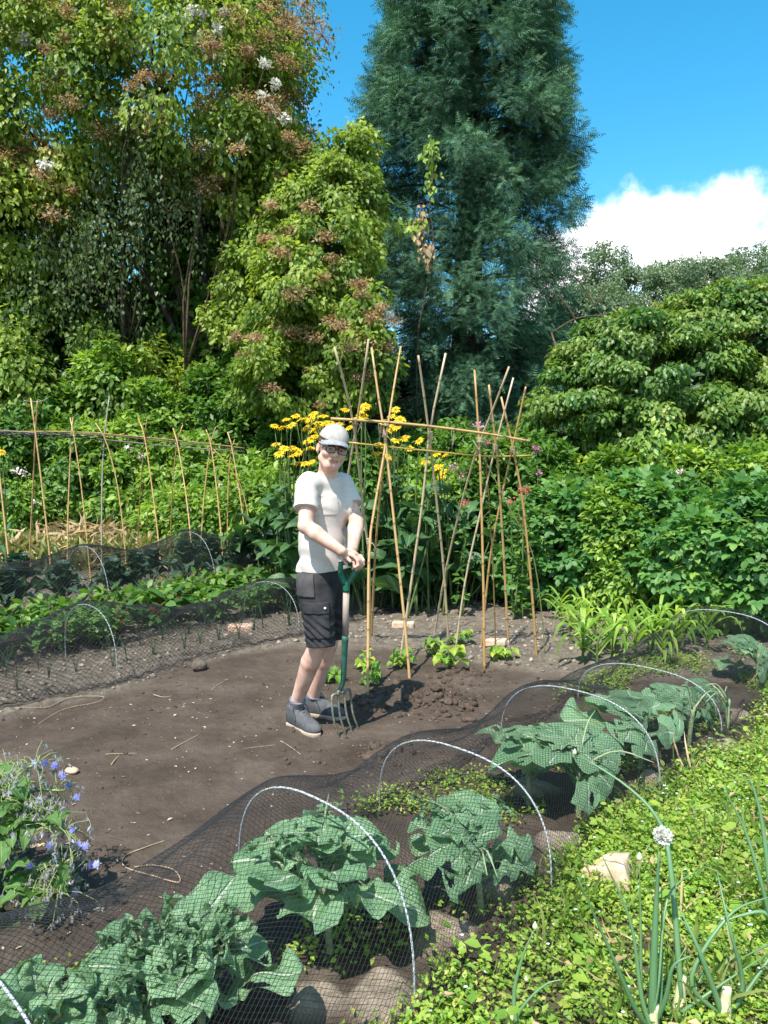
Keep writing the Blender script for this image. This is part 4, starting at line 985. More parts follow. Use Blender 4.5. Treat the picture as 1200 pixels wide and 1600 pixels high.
bean(578, 1070, .17, 5, 'bean plant with one big green leaf right of the nearest cane foot', 1)
bean(570, 1045, .20, 6, 'bean plant with pale drooping leaves behind the nearest cane', 2, .25)
bean(632, 1045, .18, 7, 'bean plant wrapped round the foot of the second cane', 3, .1)
bean(680, 1025, .20, 7, 'lush bean plant left of the middle cane', 4, .15)
bean(703, 1052, .24, 10, 'tallest bean plant with yellow lower leaves below the middle cane', 5, .25)
bean(722, 1012, .18, 6, 'bean plant right behind the tallest one', 6, .0)
bean(788, 1036, .14, 9, 'squat yellow green bean plant in front of the brick', 7, .3)
bean(512, 1065, .14, 4, 'small bean plant just right of the man\'s knee', 8, .05)
# ================================================================== brassicas under the front net
M_CAB = veined('cabbage_leaf', (.085, .21, .09), (.25, .395, .215), (.38, .48, .33), .22, .55, 9, .3, 1.0, .45)
M_CABSTEM = surf_mat('cabbage_stem', (.16, .20, .10), (.28, .32, .19), 25, .6, .3)
FH = [(-1.0, .45, .46), (0.0, .44, .50), (.80, .45, .42), (1.85, .46, .40), (2.8, .46, .31), (4.35, .48, .40)]
CR = nrm(np.array([.69, -.72]))
def under_net(V):
    """leaves are pressed in by the net lying over them"""
    d = V[:, :2]-C1; det = AX[0]*CR[1]-AX[1]*CR[0]; s = (d[:, 0]*CR[1]-d[:, 1]*CR[0])/det; n = (AX[0]*d[:, 1]-AX[1]*d[:, 0])/det
    f = np.array(FH); W = np.interp(s, f[:, 0], f[:, 1])-.02; H = np.interp(s, f[:, 0], f[:, 2])*.86+.03
    r = ((np.abs(n)/W)**2.6+(np.maximum(V[:, 2], 0)/H)**2.6)**(1/2.6); k = np.where(r > .86, (.86+.09*np.tanh((r-.86)/.25))/np.maximum(r, 1e-6), 1)
    n = n*k; V = V.copy(); V[:, :2] = C1+AX*s[:, None]+CR*n[:, None]; V[:, 2] = np.where(V[:, 2] > 0, V[:, 2]*k, V[:, 2]); return V
def cabbage(px, py, label, nl, Lh, W, seed, stem=.16, tilt=(0, 0), open_=.2, lacy=0, hol=1, azs=None, big=None):
    rg = np.random.default_rng(seed); b = onground(np.append(G(px, py)[:2]-CR*.05, 0)); root = thing('cabbage', label, 'cabbage', b, 'cabbages under the front net'); lf = MB(); st = MB()
    top = b+np.array([tilt[0], tilt[1], stem+.06]); pp = curve_pts([b+np.array([0, 0, -.03]), b+np.array([tilt[0]*.3, tilt[1]*.3, stem*.5]), top], 10)
    tube(st, pp, np.linspace(.013, .011, 10), 8)
    for k in range(nl):
        t = k/max(nl-1, 1); az = k*2.399+rg.normal()*.25 if azs is None else azs[k % len(azs)]+rg.normal()*.15
        L_ = Lh*(1.05-.45*t)*rg.uniform(.85, 1.15); el = .12+open_+1.05*t**1.3+rg.normal()*.16
        bs = b*(1-(.5+.5*t))+top*(.5+.5*t)
        place_leaf(lf, leaf_grid(30, 23, L_, W*L_*rg.uniform(.85, 1.15), rg.uniform(.05, .5), rg.uniform(-.15, .2), .026, rg, .24, int(rg.integers(0, hol+3)), rg.uniform(4.5, 8), blunt=True), bs, az, el, rg.normal()*.2, rg.random())
    if big: place_leaf(lf, leaf_grid(30, 21, big[2], big[2]*.22, .22, .12, .016, rg, .12, 2, 7, blunt=True), b+np.array([0, 0, .1]), big[0], big[1], .25, .45)
    for k in range(lacy):      # eaten skeleton leaves: many ragged scraps along ribs
        az = rg.uniform(0, 6.28); L_ = Lh*rg.uniform(.5, .9); el = rg.uniform(.1, 1.0); d = np.array([math.cos(az)*math.cos(el), math.sin(az)*math.cos(el), math.sin(el)])
        rp = curve_pts([top-np.array([0, 0, .05*rg.random()]), top+d*L_*.5+np.array([0, 0, .03]), top+d*L_+np.array([0, 0, -.03])], 8); tube(st, rp, np.linspace(.006, .002, 8), 5)
        n = 16; q_ = rp[rg.integers(2, 8, n)]+rg.normal(size=(n, 3))*.014
        for z in range(n): place_leaf(lf, leaf_grid(5, 4, rg.uniform(.02, .06), rg.uniform(.008, .02), .6, .6, .012, rg, .1, 0, 9), q_[z], rg.uniform(0, 6.28), rg.uniform(-.5, 1), rg.normal()*.6, rg.random())
    lf.V = [under_net(v) for v in lf.V]
    st.build('stem', M_CABSTEM, root, True); lf.build('leaves', M_CAB, root, True); return root
cabbage(532, 1505, 'upright cabbage inside the nearest white hoop, on a bare pale stalk', 19, .31, .40, 21, .20, (-.03, .03), .05, 2, 2)
cabbage(770, 1440, 'bushy cabbage with curled ragged leaves just right of the nearest hoop', 22, .30, .38, 2, .15, (-.02, .03), -.05, 6, 1)
cabbage(840, 1270, 'small leaning cabbage left of the third hoop', 9, .28, .36, 3, .14, (0, 0), .3, 0, 1)
cabbage(920, 1290, 'wide cabbage with tall upper leaf, filling the third hoop', 19, .38, .40, 4, .18, (.0, .03), .1, 3, 1)
cabbage(1015, 1210, 'big rounded cabbage right behind the third hoop', 20, .38, .40, 5, .18, (.0, .0), .15, 0, 1)
cabbage(1090, 1175, 'cabbage with crinkled leaves between the third and fourth hoops', 16, .34, .38, 6, .16, (.02, 0), .1, 2, 1)
cabbage(1150, 1150, 'ragged pale cabbage at the right edge past the fourth hoop', 12, .28, .34, 7, .14, (0, 0), .1, 5, 1)
cabbage(1195, 1075, 'cabbage inside the farthest hoop at the right edge', 16, .33, .38, 8, .16, (0, 0), .15, 0, 1)
cabbage(235, 1700, 'torn cabbage with a huge upright leaf at the bottom left', 13, .30, .36, 9, .10, (.03, .04), .0, 14, 6, [1.5, 2.6, 3.6, 4.6, 5.6, 0.2], (1.1, .50, .46))
cabbage(70, 1760, 'broad leaved cabbage cut off by the bottom left corner', 12, .28, .42, 10, .12, (0, .02), .1, 0, 1)
cabbage(330, 1660, 'eaten cabbage with lacy leaf scraps at the bottom, left of the nearest hoop', 9, .25, .36, 12, .12, (0, .02), .15, 14, 2)

# ================================================================== weeds and chickweed on the right, between the cabbages
M_WEED = leaf_mat('weed_leaf', [(.065, .14, .02), (.12, .22, .032), (.21, .29, .045), (.33, .32, .09)], .40, .5, g_=1.42)
rg = np.random.default_rng(71)
def weeds(n, region, size, hmin, hmax, mb, tm, clump=10):
    x, y = region(n)
    z = hgt(x, y); k = clump
    hh = rg.uniform(hmin, hmax, n)*(.5+.6*np.clip(snoise(np.stack([x, y], -1), 5, 77)+.6, 0, 1.4))
    px = np.repeat(x, k); py = np.repeat(y, k); pz = np.repeat(z, k); H_ = np.repeat(hh, k); m = n*k
    u = rg.random(m); a = rg.uniform(0, 6.28, m); r_ = rg.random(m)**.6*.035*(1+u)
    pos = np.stack([px+np.cos(a)*r_, py+np.sin(a)*r_, pz+.004+H_*u], -1)
    ax = nrm(np.stack([np.cos(a), np.sin(a), rg.normal(size=m)*.4+.15], -1)); nn = nrm(np.stack([np.cos(a)*.2, np.sin(a)*.2-.1, np.ones(m)], -1)+rg.normal(size=(m, 3))*.35)
    scatter(mb, tm, pos, ax, nn, size*rg.uniform(.6, 1.4, m), np.clip(.5*np.repeat(rg.random(n), k)+.5*rg.random(m), 0, 1))
    return pos
def reg_right(n):
    X, Y_ = [], []
    while len(X) < n:
        x = rg.uniform(-.3, 3.6, 4000); y = rg.uniform(1.5, 5.6, 4000); q, s_ = qs(x, y)
        nz = snoise(np.stack([x, y], -1), 2.5, 78)*.15+snoise(np.stack([x, y], -1), 7, 79)*.1; dens = sm(.42, .66, q+nz)*(.35+.65*sm(-.5, .3, snoise(np.stack([x, y], -1), 4.5, 81)))
        ok = (rg.random(4000) < dens*np.clip(1.6-.22*y, .4, 1)) & (x < .62*y+.5)
        for mx_, my_, mr_ in MOUNDS: ok &= np.hypot(x-mx_, y-my_) > mr_*.8
        X += list(x[ok]); Y_ += list(y[ok])
    return np.array(X[:n]), np.array(Y_[:n])
def reg_bed(n):
    X, Y_ = [], []
    while len(X) < n:
        x = rg.uniform(-1.5, 3, 3000); y = rg.uniform(1.5, 6, 3000); q, s_ = qs(x, y); nz = snoise(np.stack([x, y], -1), 6, 80)
        ok = (np.abs(q) < .55) & (nz > .28)
        for mx_, my_, mr_ in MOUNDS: ok &= np.hypot(x-mx_, y-my_) > mr_
        X += list(x[ok]); Y_ += list(y[ok])
    return np.array(X[:n]), np.array(Y_[:n])
KITEW = (KITE[0]*np.array([1, 1.15, 1.2]), KITE[1])
WOV = (OVAL[0]*np.array([1, 1.25, 1]), OVAL[1])
mb = MB(); wp = weeds(7000, reg_right, .018, .025, .085, mb, KITEW, 11)
weeds(420, reg_right, .042, .04, .11, mb, OVAL, 7)
tag(mb.build('chickweed', M_WEED), 'bright green carpet of low weeds on the right of the front bed', kind='stuff')
mb = MB(); weeds(620, reg_bed, .02, .03, .09, mb, KITEW, 12); tag(mb.build('bed_weeds', M_WEED), 'scattered small weeds growing between the cabbages', kind='stuff')
mb = MB(); x, y = reg_right(520); zt = hgt(x, y)
for a, b, c_ in zip(x, y, zt): strap_tuft(mb, (a, b, c_), 6, rg.uniform(.06, .17), .02, rg, .6, .45)
tag(mb.build('grass_blades', leaf_mat('grass_green', [(.08, .16, .025), (.15, .24, .045), (.3, .29, .12)], .4)), 'thin grass blades among the chickweed', kind='stuff')
mb = MB(); x, y = reg_right(260); zt = hgt(x, y)
for a, b, c_ in zip(x, y, zt): strap_tuft(mb, (a, b, c_+.01), 2, rg.uniform(.08, .2), .03, rg, 1.6, .3)
tag(mb.build('dead_stalks', M_STRAW), 'thin dry straw stalks lying through the weeds', kind='stuff')
mb = MB(); ids = rg.choice(len(wp), 520, replace=False); p_ = wp[ids]+np.array([0, 0, .02]); p_ = np.repeat(p_, 4, 0); k = np.tile(np.arange(4)*PI/2, 520)
scatter(mb, (KITE[0]*np.array([1, 1.7, 1]), KITE[1]), p_, np.stack([np.cos(k), np.sin(k), 0*k+.1], -1), np.tile([[-.1, -.5, .8]], (len(p_), 1)), .006, rg.random(len(p_)))
tag(mb.build('speedwell_flowers', leaf_mat('speedwell', [(.42, .55, .8), (.62, .72, .88), (.8, .85, .92)], .3, tint=(.7, .75, .9))), 'tiny pale blue speedwell flowers dotted over the weeds', kind='stuff')
mb = MB(); x, y = reg_right(170); n = 170; z = hgt(x, y)
scatter(mb, KITE, np.stack([x, y, z+.05+.04*rg.random(n)], -1), nrm(rg.normal(size=(n, 3))*np.array([1, 1, .4])), nrm(rg.normal(size=(n, 3))*.4+np.array([0, 0, 1])), rg.uniform(.02, .05, n), rg.random(n))
tag(mb.build('dead_leaves', M_STRAW), 'withered tan leaves lying among the weeds', kind='stuff')

# ================================================================== flowering onions in the right foreground
M_ONION = leaf_mat('onion_stalk', [(.085, .19, .085), (.13, .26, .12), (.18, .31, .13)], .18, .4, .5)
M_ONIONW = surf_mat('onion_base', (.5, .5, .3), (.65, .65, .45), 20, .5, .1)
M_BUD = surf_mat('onion_bud', (.45, .5, .25), (.6, .62, .38), 30, .6, .2)
def onion(label, base_px, stalks, Yd, seed, heads=(), buds=(), base=True):
    rg = np.random.default_rng(seed); b = onground(P(base_px[0], base_px[1], Yd)[:2]); root = thing('onion', label, 'onion', b, 'flowering onions in the right foreground'); st = MB(); wb = MB(); hd = MB(); bd = MB()
    for pts, r_, col in stalks:
        pp = curve_pts([b+np.array([rg.normal()*.012, rg.normal()*.012, 0])]+[P(x, y, Yd+dy) for x, y, dy in pts], 18)
        pr = r_*np.interp(np.linspace(0, 1, 18), [0, .25, .6, 1], [.9, 1.15, .8, .22]); st = MB(); tube(st, pp, pr, 8, col); st.build('stalk', M_ONION, root, True)
    tube(wb, curve_pts([b+np.array([0, 0, -.03]), b+np.array([0, 0, .03]), b+np.array([.004, 0, .09])], 8), [.02, .022, .02, .017, .015, .014, .013, .012], 10)
    for x, y, dy, r_ in heads:
        c = P(x, y, Yd+dy); n = 420; d = rdir(n, rg); scatter(hd, (KITE[0]*np.array([1, 1.6, 1]), KITE[1]), c+d*(r_*.55), nrm(d+rg.normal(size=(n, 3))*.5), rdir(n, rg), r_*.45*rg.uniform(.7, 1.2, n), rg.random(n))
    for x, y, dy, r_ in buds:
        c = P(x, y, Yd+dy); prof = np.array([.3, .8, 1, .9, .55, .12]); zz = np.array([-1, -.6, 0, .5, 1.1, 2.0])
        bd = MB(); tube(bd, c+np.stack([0*zz, 0*zz, zz*r_], -1), prof*r_, 9); bd.build('bud', M_BUD, root, True)
    wb.build('bulb', M_ONIONW, root, True)
    if heads: hd.build('flower_head', M_WHITEFL, root)
onion('onion with a round white flower head on a thick upright stalk', (1018, 1660), [([(1020, 1560, 0), (1024, 1440, 0), (1030, 1330, 0)], .0115, .5), ([(1003, 1560, 0), (985, 1440, .02), (940, 1335, .04)], .006, .6), ([(995, 1580, -.02), (955, 1490, -.03), (902, 1370, -.03)], .0065, .2), ([(1003, 1560, .02), (1001, 1450, .03), (999, 1350, .03)], .005, .8), ([(1032, 1560, .02), (1034, 1470, .05), (1034, 1385, .06)], .005, .3), ([(1040, 1560, -.02), (1052, 1510, -.03), (1082, 1492, -.03)], .006, .3), ([(1028, 1540, 0), (1045, 1400, .1), (1100, 1355, .2)], .0045, .7)], 2.0, 1, [(1036, 1306, 0, .027)], [(999, 1340, .03, .008)])
onion('onion with a long flower stalk bowing over to the left above the cabbages', (1060, 1650), [([(1062, 1520, 0), (1046, 1340, .1), (1025, 1275, .2), (975, 1225, .3), (905, 1180, .4)], .0075, .6), ([(1080, 1560, .05), (1100, 1500, .1), (1060, 1430, .15)], .006, .4), ([(1050, 1580, 0), (1045, 1530, 0), (1072, 1480, 0)], .006, .9)], 2.1, 2, [], [(898, 1176, .4, .007)])
onion('onion with a pale bud on a stalk at the bottom centre right', (795, 1660), [([(803, 1560, 0), (815, 1500, 0), (833, 1455, 0)], .0055, .7), ([(812, 1580, 0), (850, 1540, 0), (880, 1530, 0)], .004, .6)], 1.98, 3, [], [(836, 1448, 0, .0075), (822, 1530, 0, .005)])
onion('onion with crossing bent leaves near the bottom right corner', (1130, 1650), [([(1120, 1560, 0), (1090, 1480, 0), (1062, 1420, .05)], .008, .5), ([(1075, 1590, -.05), (1050, 1570, -.05), (1000, 1605, -.1), (1150, 1500, 0), (1210, 1480, .1)][::-1][0:2], .005, .5), ([(1150, 1570, 0), (1160, 1530, 0), (1140, 1450, 0), (1120, 1360, .1)], .007, .4), ([(1160, 1590, 0), (1080, 1530, 0), (1140, 1430, .05), (1205, 1400, .1)][1:], .006, .6), ([(1060, 1590, 0), (1110, 1550, 0), (1200, 1490, .05)], .006, .55)], 2.05, 4)
onion('onion with tall pale leaves against the right edge', (1215, 1560), [([(1205, 1400, 0), (1190, 1280, .05), (1172, 1215, .1)], .0085, .5), ([(1195, 1400, 0), (1165, 1300, .05), (1130, 1230, .1)], .006, .4), ([(1200, 1430, 0), (1160, 1430, 0), (1120, 1445, 0)], .0065, .7), ([(1210, 1480, 0), (1170, 1530, 0), (1165, 1590, 0)], .005, .95)], 2.3, 5)

# ================================================================== borage at the left edge
M_BOR = veined('borage_leaf', (.06, .15, .035), (.12, .23, .06), (.2, .3, .12), .3, .6, 7, .25)
M_BORST = surf_mat('borage_stem', (.18, .25, .08), (.3, .36, .16), 25, .6, .4)
M_BORF = leaf_mat('borage_petal', [(.16, .18, .55), (.26, .28, .68), (.42, .42, .78)], .35, tint=(.7, .7, 1))
M_BORB = leaf_mat('borage_sepal', [(.20, .22, .20), (.30, .30, .33), (.42, .38, .46)], .3)
rg = np.random.default_rng(90); bb = onground(P(-70, 1470, 2.55)[:2]); bor = thing('borage', 'borage with hairy grey buds and blue star flowers leaning in from the left edge', 'flowering plant', bb)
st = MB(); lf = MB(); pt = MB(); bu = MB()
def star(c, nrm_, r):
    nrm_ = nrm(nrm_); t = nrm(np.cross(nrm_, [.2, .3, .9])); b = np.cross(nrm_, t); th = np.arange(5)*2*PI/5+rg.random()
    pt = MB(); scatter(pt, (KITE[0]*np.array([1, 1.5, 1]), KITE[1]), np.repeat(c[None], 5, 0), np.cos(th)[:, None]*t+np.sin(th)[:, None]*b, np.repeat(nrm_[None], 5, 0), r*.78, rg.random(5)); pt.build('flower', M_BORF, bor)
    scatter(bu, (KITE[0]*np.array([1, .6, 1]), KITE[1]), np.repeat((c-nrm_*.004)[None], 5, 0), np.cos(th+.6)[:, None]*t+np.sin(th+.6)[:, None]*b, np.repeat(nrm_[None], 5, 0), r*1.1, rg.random(5))
stems = [([(-30, 1440, 0), (20, 1400, 0), (70, 1365, 0), (115, 1340, -.02)], .011), ([(-40, 1400, .05), (0, 1320, .05), (40, 1285, .05), (75, 1262, .03)], .010), ([(-60, 1380, .1), (-20, 1270, .1), (25, 1215, .1), (60, 1190, .1)], .010),
         ([(-60, 1400, .15), (-20, 1300, .15), (40, 1240, .15), (100, 1235, .15)], .009), ([(20, 1400, 0), (60, 1400, -.03), (100, 1392, -.05)], .005), ([(-20, 1290, .05), (20, 1250, .05), (70, 1290, 0), (105, 1300, 0)], .006), ([(-60, 1330, .2), (-10, 1230, .2), (10, 1195, .2)], .008)]
for pts, r_ in stems:
    pp = curve_pts(([bb] if pts[0][0] < 0 else [])+[P(x, y, 2.55+d) for x, y, d in pts], 22); tube(st, pp, np.linspace(r_, r_*.4, 22), 7)
    m_ = len(pp)
    for k in range(12):
        i_ = int(rg.integers(3, m_-4)); place_leaf(lf, leaf_grid(9, 7, rg.uniform(.07, .14), rg.uniform(.022, .04), .5, .2, .006, rg, .15), pp[i_], rg.uniform(0, 6.28), rg.uniform(-.5, .5), rg.normal()*.3, rg.random())
    # nodding buds and flowers along the end
    for k in range(62):
        i_ = int(rg.integers(9, m_)); a = pp[i_]; e = a+np.array([rg.normal()*.045, rg.normal()*.05, .012+rg.normal()*.03]); tip = e+np.array([rg.normal()*.008, rg.normal()*.008, -.02])
        tube(st, [a, (a+e)/2+np.array([0, 0, .012]), e, tip], .0015, 3, cap=False)
        n = 10; scatter(bu, (KITE[0]*np.array([1, .7, 1]), KITE[1]), np.repeat(tip[None], n, 0)+rg.normal(size=(n, 3))*.003, nrm(rg.normal(size=(n, 3))*.45+np.array([0, 0, -1])), rdir(n, rg), rg.uniform(.014, .026, n), rg.random(n))
for x, y, d in [(70, 1193, .1), (85, 1196, .1), (95, 1210, .1), (107, 1227, .12), (98, 1212, .1), (120, 1246, .12), (62, 1250, .05), (40, 1222, .1), (33, 1237, .1), (112, 1296, 0), (76, 1278, .03), (123, 1320, -.02), (133, 1322, -.02), (150, 1350, -.03), (143, 1352, -.03), (47, 1353, -.06), (118, 1393, -.05), (78, 1321, 0), (40, 1263, .05), (35, 1280, .05), (88, 1342, -.02), (55, 1192, .1)]:
    star(P(x, y, 2.55+d), np.array([rg.normal()*.4+.2, -.7, .3+rg.normal()*.3]), .019)
for x, y, d, az, L_ in [(30, 1385, 0, 5.4, .15), (10, 1400, 0, 4.6, .16), (70, 1370, 0, 5.6, .12), (15, 1435, 0, 5.0, .15), (50, 1368, 0, .6, .14), (0, 1310, .05, 5.2, .14), (40, 1275, .05, 5.8, .11), (-5, 1250, .1, 0, .13), (5, 1285, .05, 5.3, .12), (85, 1345, 0, 5.2, .12), (60, 1355, -.02, 3.4, .12)]:
    place_leaf(lf, leaf_grid(12, 9, L_, L_*.28, .5, .2, .008, rg, .15), P(x, y, 2.55+d), az, -.25, rg.normal()*.3, rg.random())
st.build('stems', M_BORST, bor, True); lf.build('leaves', M_BOR, bor, True); bu.build('buds', M_BORB, bor)

# ================================================================== small things on the soil
def rock(name, label, cat, px, py, r, seed, mat, sq=(1, 1, .6), sub=3, yaw=0, box=False, group=None, sink=.25):
    rg = np.random.default_rng(seed); bm = bmesh.new(); bmesh.ops.create_icosphere(bm, subdivisions=sub, radius=1)
    V = np.array([v.co[:] for v in bm.verts]); F = np.array([[v.index for v in f.verts] for f in bm.faces]); bm.free()
    if box: V = np.sign(V)*np.abs(V)**.35; V = V/np.abs(V).max()
    V = V*(1+.16*snoise(V, 2.2, seed)+.07*snoise(V, 6, seed+1))[:, None]*np.array(sq)*r
    c, s_ = math.cos(yaw), math.sin(yaw); V = np.stack([V[:, 0]*c-V[:, 1]*s_, V[:, 0]*s_+V[:, 1]*c, V[:, 2]], -1)
    p_ = onground(G(px, py), r*sq[2]*(1-sink)); o = MB().add(V+p_, F, rg.random()).build(name, mat, None, True, origin=p_); return tag(o, label, cat, group)
M_TANB = surf_mat('tan_brick', (.40, .28, .18), (.54, .40, .28), 18, .9, .6, c3=(.60, .48, .36))
M_BRICK = surf_mat('brick', (.36, .2, .13), (.5, .33, .24), 22, .9, .5, c3=(.55, .42, .33)); M_TANST = surf_mat('tan_stone', (.38, .27, .17), (.58, .44, .3), 14, .85, .5)
def brick(label, px, py, yaw, dims, mat, seed, tilt=0, broken=False, name='brick'):
    bm = bmesh.new(); bmesh.ops.create_cube(bm, size=1); bmesh.ops.subdivide_edges(bm, edges=bm.edges[:], cuts=7, use_grid_fill=True)
    V = np.array([v.co[:] for v in bm.verts]); F = np.array([[v.index for v in f.verts] for f in bm.faces]); bm.free()
    r8 = .46; V = np.where(np.abs(V) > r8, np.sign(V)*(r8+(np.abs(V)-r8)*.9), V)
    V = V*(1-.03*(np.sum((np.abs(V) > .43), 1) >= 2))[:, None]*np.array(dims)
    V = V+np.stack([snoise(V, 60, seed), snoise(V, 60, seed+1), snoise(V, 60, seed+2)], -1)*.0025
    if broken: V[:, 0] = np.where(V[:, 0] > dims[0]*.2, dims[0]*.2+(V[:, 0]-dims[0]*.2)*(.4+.5*np.abs(snoise(V[:, 1:], 18, seed))), V[:, 0])
    ct, st_ = math.cos(tilt), math.sin(tilt); V = np.stack([V[:, 0]*ct-V[:, 2]*st_, V[:, 1], V[:, 0]*st_+V[:, 2]*ct], -1)
    c, s_ = math.cos(yaw), math.sin(yaw); V = np.stack([V[:, 0]*c-V[:, 1]*s_, V[:, 0]*s_+V[:, 1]*c, V[:, 2]], -1)
    p_ = onground(G(px, py), dims[2]*.42); o = MB().add(V+p_, F, .5).build(name, mat, None, False, origin=p_); return tag(o, label, 'brick')
brick('orange pink brick lying on the netting edge in the left bed', 376, 992, .12, (.215, .105, .065), M_BRICK, 1)
brick('pale brick lying behind the second pair of canes', 630, 982, -.15, (.2, .09, .055), M_TANB, 3)
brick('pale brick lying behind the right hand bean plant', 775, 1014, .0, (.2, .09, .05), M_TANB, 5)
brick('broken tan brick with a dark hole lying among the weeds on the right', 955, 1385, -.5, (.19, .12, .10), M_TANB, 7, .35, True, 'broken_brick')
rock('stone', 'tan stone on the bare soil near the borage', 'stone', 112, 1207, .035, 3, M_TANST, (1, .7, .5))
rock('soil_lump', 'big round soil lump at the netting edge in front of the left bed', 'soil lump', 312, 1047, .055, 5, SOIL, (1.1, 1, .8))
# loose clods of dug earth, crumbs, chips and twigs
M_CLOD = surf_mat('clod', (.045, .031, .022), (.095, .067, .048), 30, .95, .8, rndmix=.25)
rg = np.random.default_rng(101)
bm = bmesh.new(); bmesh.ops.create_icosphere(bm, subdivisions=2, radius=1); IV = np.array([v.co[:] for v in bm.verts]); IF = np.array([[v.index for v in f.verts] for f in bm.faces]); bm.free()
mb = MB()
def clod(c, r_, mb=mb):
    sd = int(rg.integers(1e6)); V = IV*(1+.42*snoise(IV, 1.9, sd)+.25*snoise(IV, 4.5, sd+1))[:, None]*r_*np.array([1, rg.uniform(.7, 1), rg.uniform(.55, .85)])
    a = rg.uniform(0, 6.28); V = np.stack([V[:, 0]*math.cos(a)-V[:, 1]*math.sin(a), V[:, 0]*math.sin(a)+V[:, 1]*math.cos(a), V[:, 2]], -1); mb.add(V+c, IF, rg.random())
for (c, r_), n in zip(DIG, [210, 90, 130, 60, 90]):
    d = np.array(c)+rg.normal(size=(n, 2))*r_*.5; ss = .006+.028*rg.random(n)**2.6; zz = hgt(d[:, 0], d[:, 1])
    for (x, y), z, s_ in zip(d, zz, ss): clod(np.array([x, y, z+s_*.02]), s_)
p2 = np.array([G(rg.uniform(440, 900), rg.uniform(1030, 1200))[:2] for k in range(520)]); zz = hgt(p2[:, 0], p2[:, 1])
for (x, y), z in zip(p2, zz): s_ = .003+.012*rg.random()**3; clod(np.array([x, y, z+s_*.2]), s_)
tag(mb.build('dug_clods', M_CLOD, None, False), 'freshly dug dark soil clods heaped right of the garden fork', kind='stuff')
mb = MB()
M_CRUMB = surf_mat('dry_crumb', (.16, .13, .10), (.30, .25, .20), 30, .95, .6, rndmix=.3)
x = rg.uniform(-3.6, 2.8, 5200); y = rg.uniform(4.0, 8.5, 5200); q, s0, d_, *_ = masks(x, y); ok = d_ > .5; x, y = x[ok], y[ok]; z = hgt(x, y)
bm = bmesh.new(); bmesh.ops.create_icosphere(bm, subdivisions=1, radius=1); IV1 = np.array([v.co[:] for v in bm.verts]); IF1 = np.array([[v.index for v in f.verts] for f in bm.faces]); bm.free()
for a, b, c_ in zip(x, y, z):
    s_ = .005+.02*rg.random()**2.8; mb.add(IV1*(1+.25*rg.normal(size=(len(IV1), 1)))*s_*np.array([1, rg.uniform(.7, 1), .7])+np.array([a, b, c_+s_*.2]), IF1, rg.random())
tag(mb.build('dry_crumbs', M_CRUMB, None, True), 'pale crumbly dry soil lumps covering the left bed', kind='stuff')
mb = MB(); xx = rg.uniform(-2.4, 1.8, 2600); yy = rg.uniform(2.3, 5.6, 2600); q, s0, d_, w_, *_ = masks(xx, yy); ok = (q < -.4) & (d_ < .5) & (snoise(np.stack([xx, yy], -1), 5, 91) > -.1); xx, yy = xx[ok], yy[ok]; zz = hgt(xx, yy)
for a, b, c_ in zip(xx, yy, zz):
    s_ = .002+.012*rg.random()**3.5; mb.add(IV1*(1+.25*rg.normal(size=(len(IV1), 1)))*s_*np.array([1, rg.uniform(.7, 1), .65])+np.array([a, b, c_+s_*.15]), IF1, rg.random())
tag(mb.build('soil_crumbs', M_CLOD, None, True), 'small dark soil crumbs scattered over the bare plot', kind='stuff')
mb = MB(); n = 1500
x = rg.uniform(-2.2, 1.6, n); y = rg.uniform(2.2, 5.4, n); q, s0, d_, w_, *_ = masks(x, y); ok = (q < -.3); x, y = x[ok], y[ok]; n = len(x); z = hgt(x, y)
scatter(mb, (KITE[0]*np.array([1, .8, 1]), KITE[1]), np.stack([x, y, z+.004], -1), nrm(rg.normal(size=(n, 3))*np.array([1, 1, .12])), nrm(rg.normal(size=(n, 3))*.2+np.array([0, 0, 1])), .006+.022*rg.random(n)**3, rg.random(n))
tag(mb.build('plant_chips', leaf_mat('chip', [(.2, .14, .09), (.36, .28, .19), (.55, .47, .36)], .1, .9)), 'pale chips and leaf scraps scattered on the bare soil', kind='stuff')
M_TW = surf_mat('dry_twig', (.25, .18, .11), (.42, .33, .22), 30, .9, .3)
tw = [([(438, 1158), (452, 1165), (470, 1180)], .004, 'dry twig on the soil left of the front shoe'), ([(165, 1178), (195, 1177), (214, 1178)], .0035, 'straight dry twig lying on the bare soil upper left'), ([(174, 1195), (181, 1186), (187, 1180)], .006, 'short thick twig on the bare soil upper left'),
      ([(268, 1172), (290, 1160), (312, 1148)], .004, 'thin dark twig on the bare soil left of the man'), ([(240, 1087), (255, 1090), (270, 1087)], .005, 'pale twig beside the left bed edge'), ([(330, 1078), (345, 1068), (360, 1060)], .004, 'forked pale twig near the soil lump'), ([(430, 1165), (380, 1172)], .003, 'thin straw stalk on the soil near the front shoe')]
for pts, r_, lab in tw:
    pp = np.array([onground(G(x, y), r_*.7) for x, y in pts]); pp = curve_pts(pp, 10); o = MB(); tube(o, pp, np.linspace(r_, r_*.5, 10)*.68, 6); ob = o.build('twig', M_TW, None, True, origin=pp[0]); tag(ob, lab, 'twig', 'twigs on the bare soil')
def string(label, pts, r_, mat, name='string', twist=False, cat='string'):
    pp = curve_pts([onground(G(x, y), r_+dz) for x, y, dz in pts], 60); o = MB()
    if twist:
        t = np.linspace(0, 60, 60)
        for ph in (0, PI): tube(o, curve_pts(pp, 120)+np.stack([np.cos(np.linspace(0, 70, 120)+ph)*r_*.6, 0*np.linspace(0, 1, 120), np.sin(np.linspace(0, 70, 120)+ph)*r_*.6+r_], -1), r_*.7, 6)
    else: tube(o, pp, r_, 6)
    tag(o.build(name, mat, None, True, origin=pp[0]), label, cat)
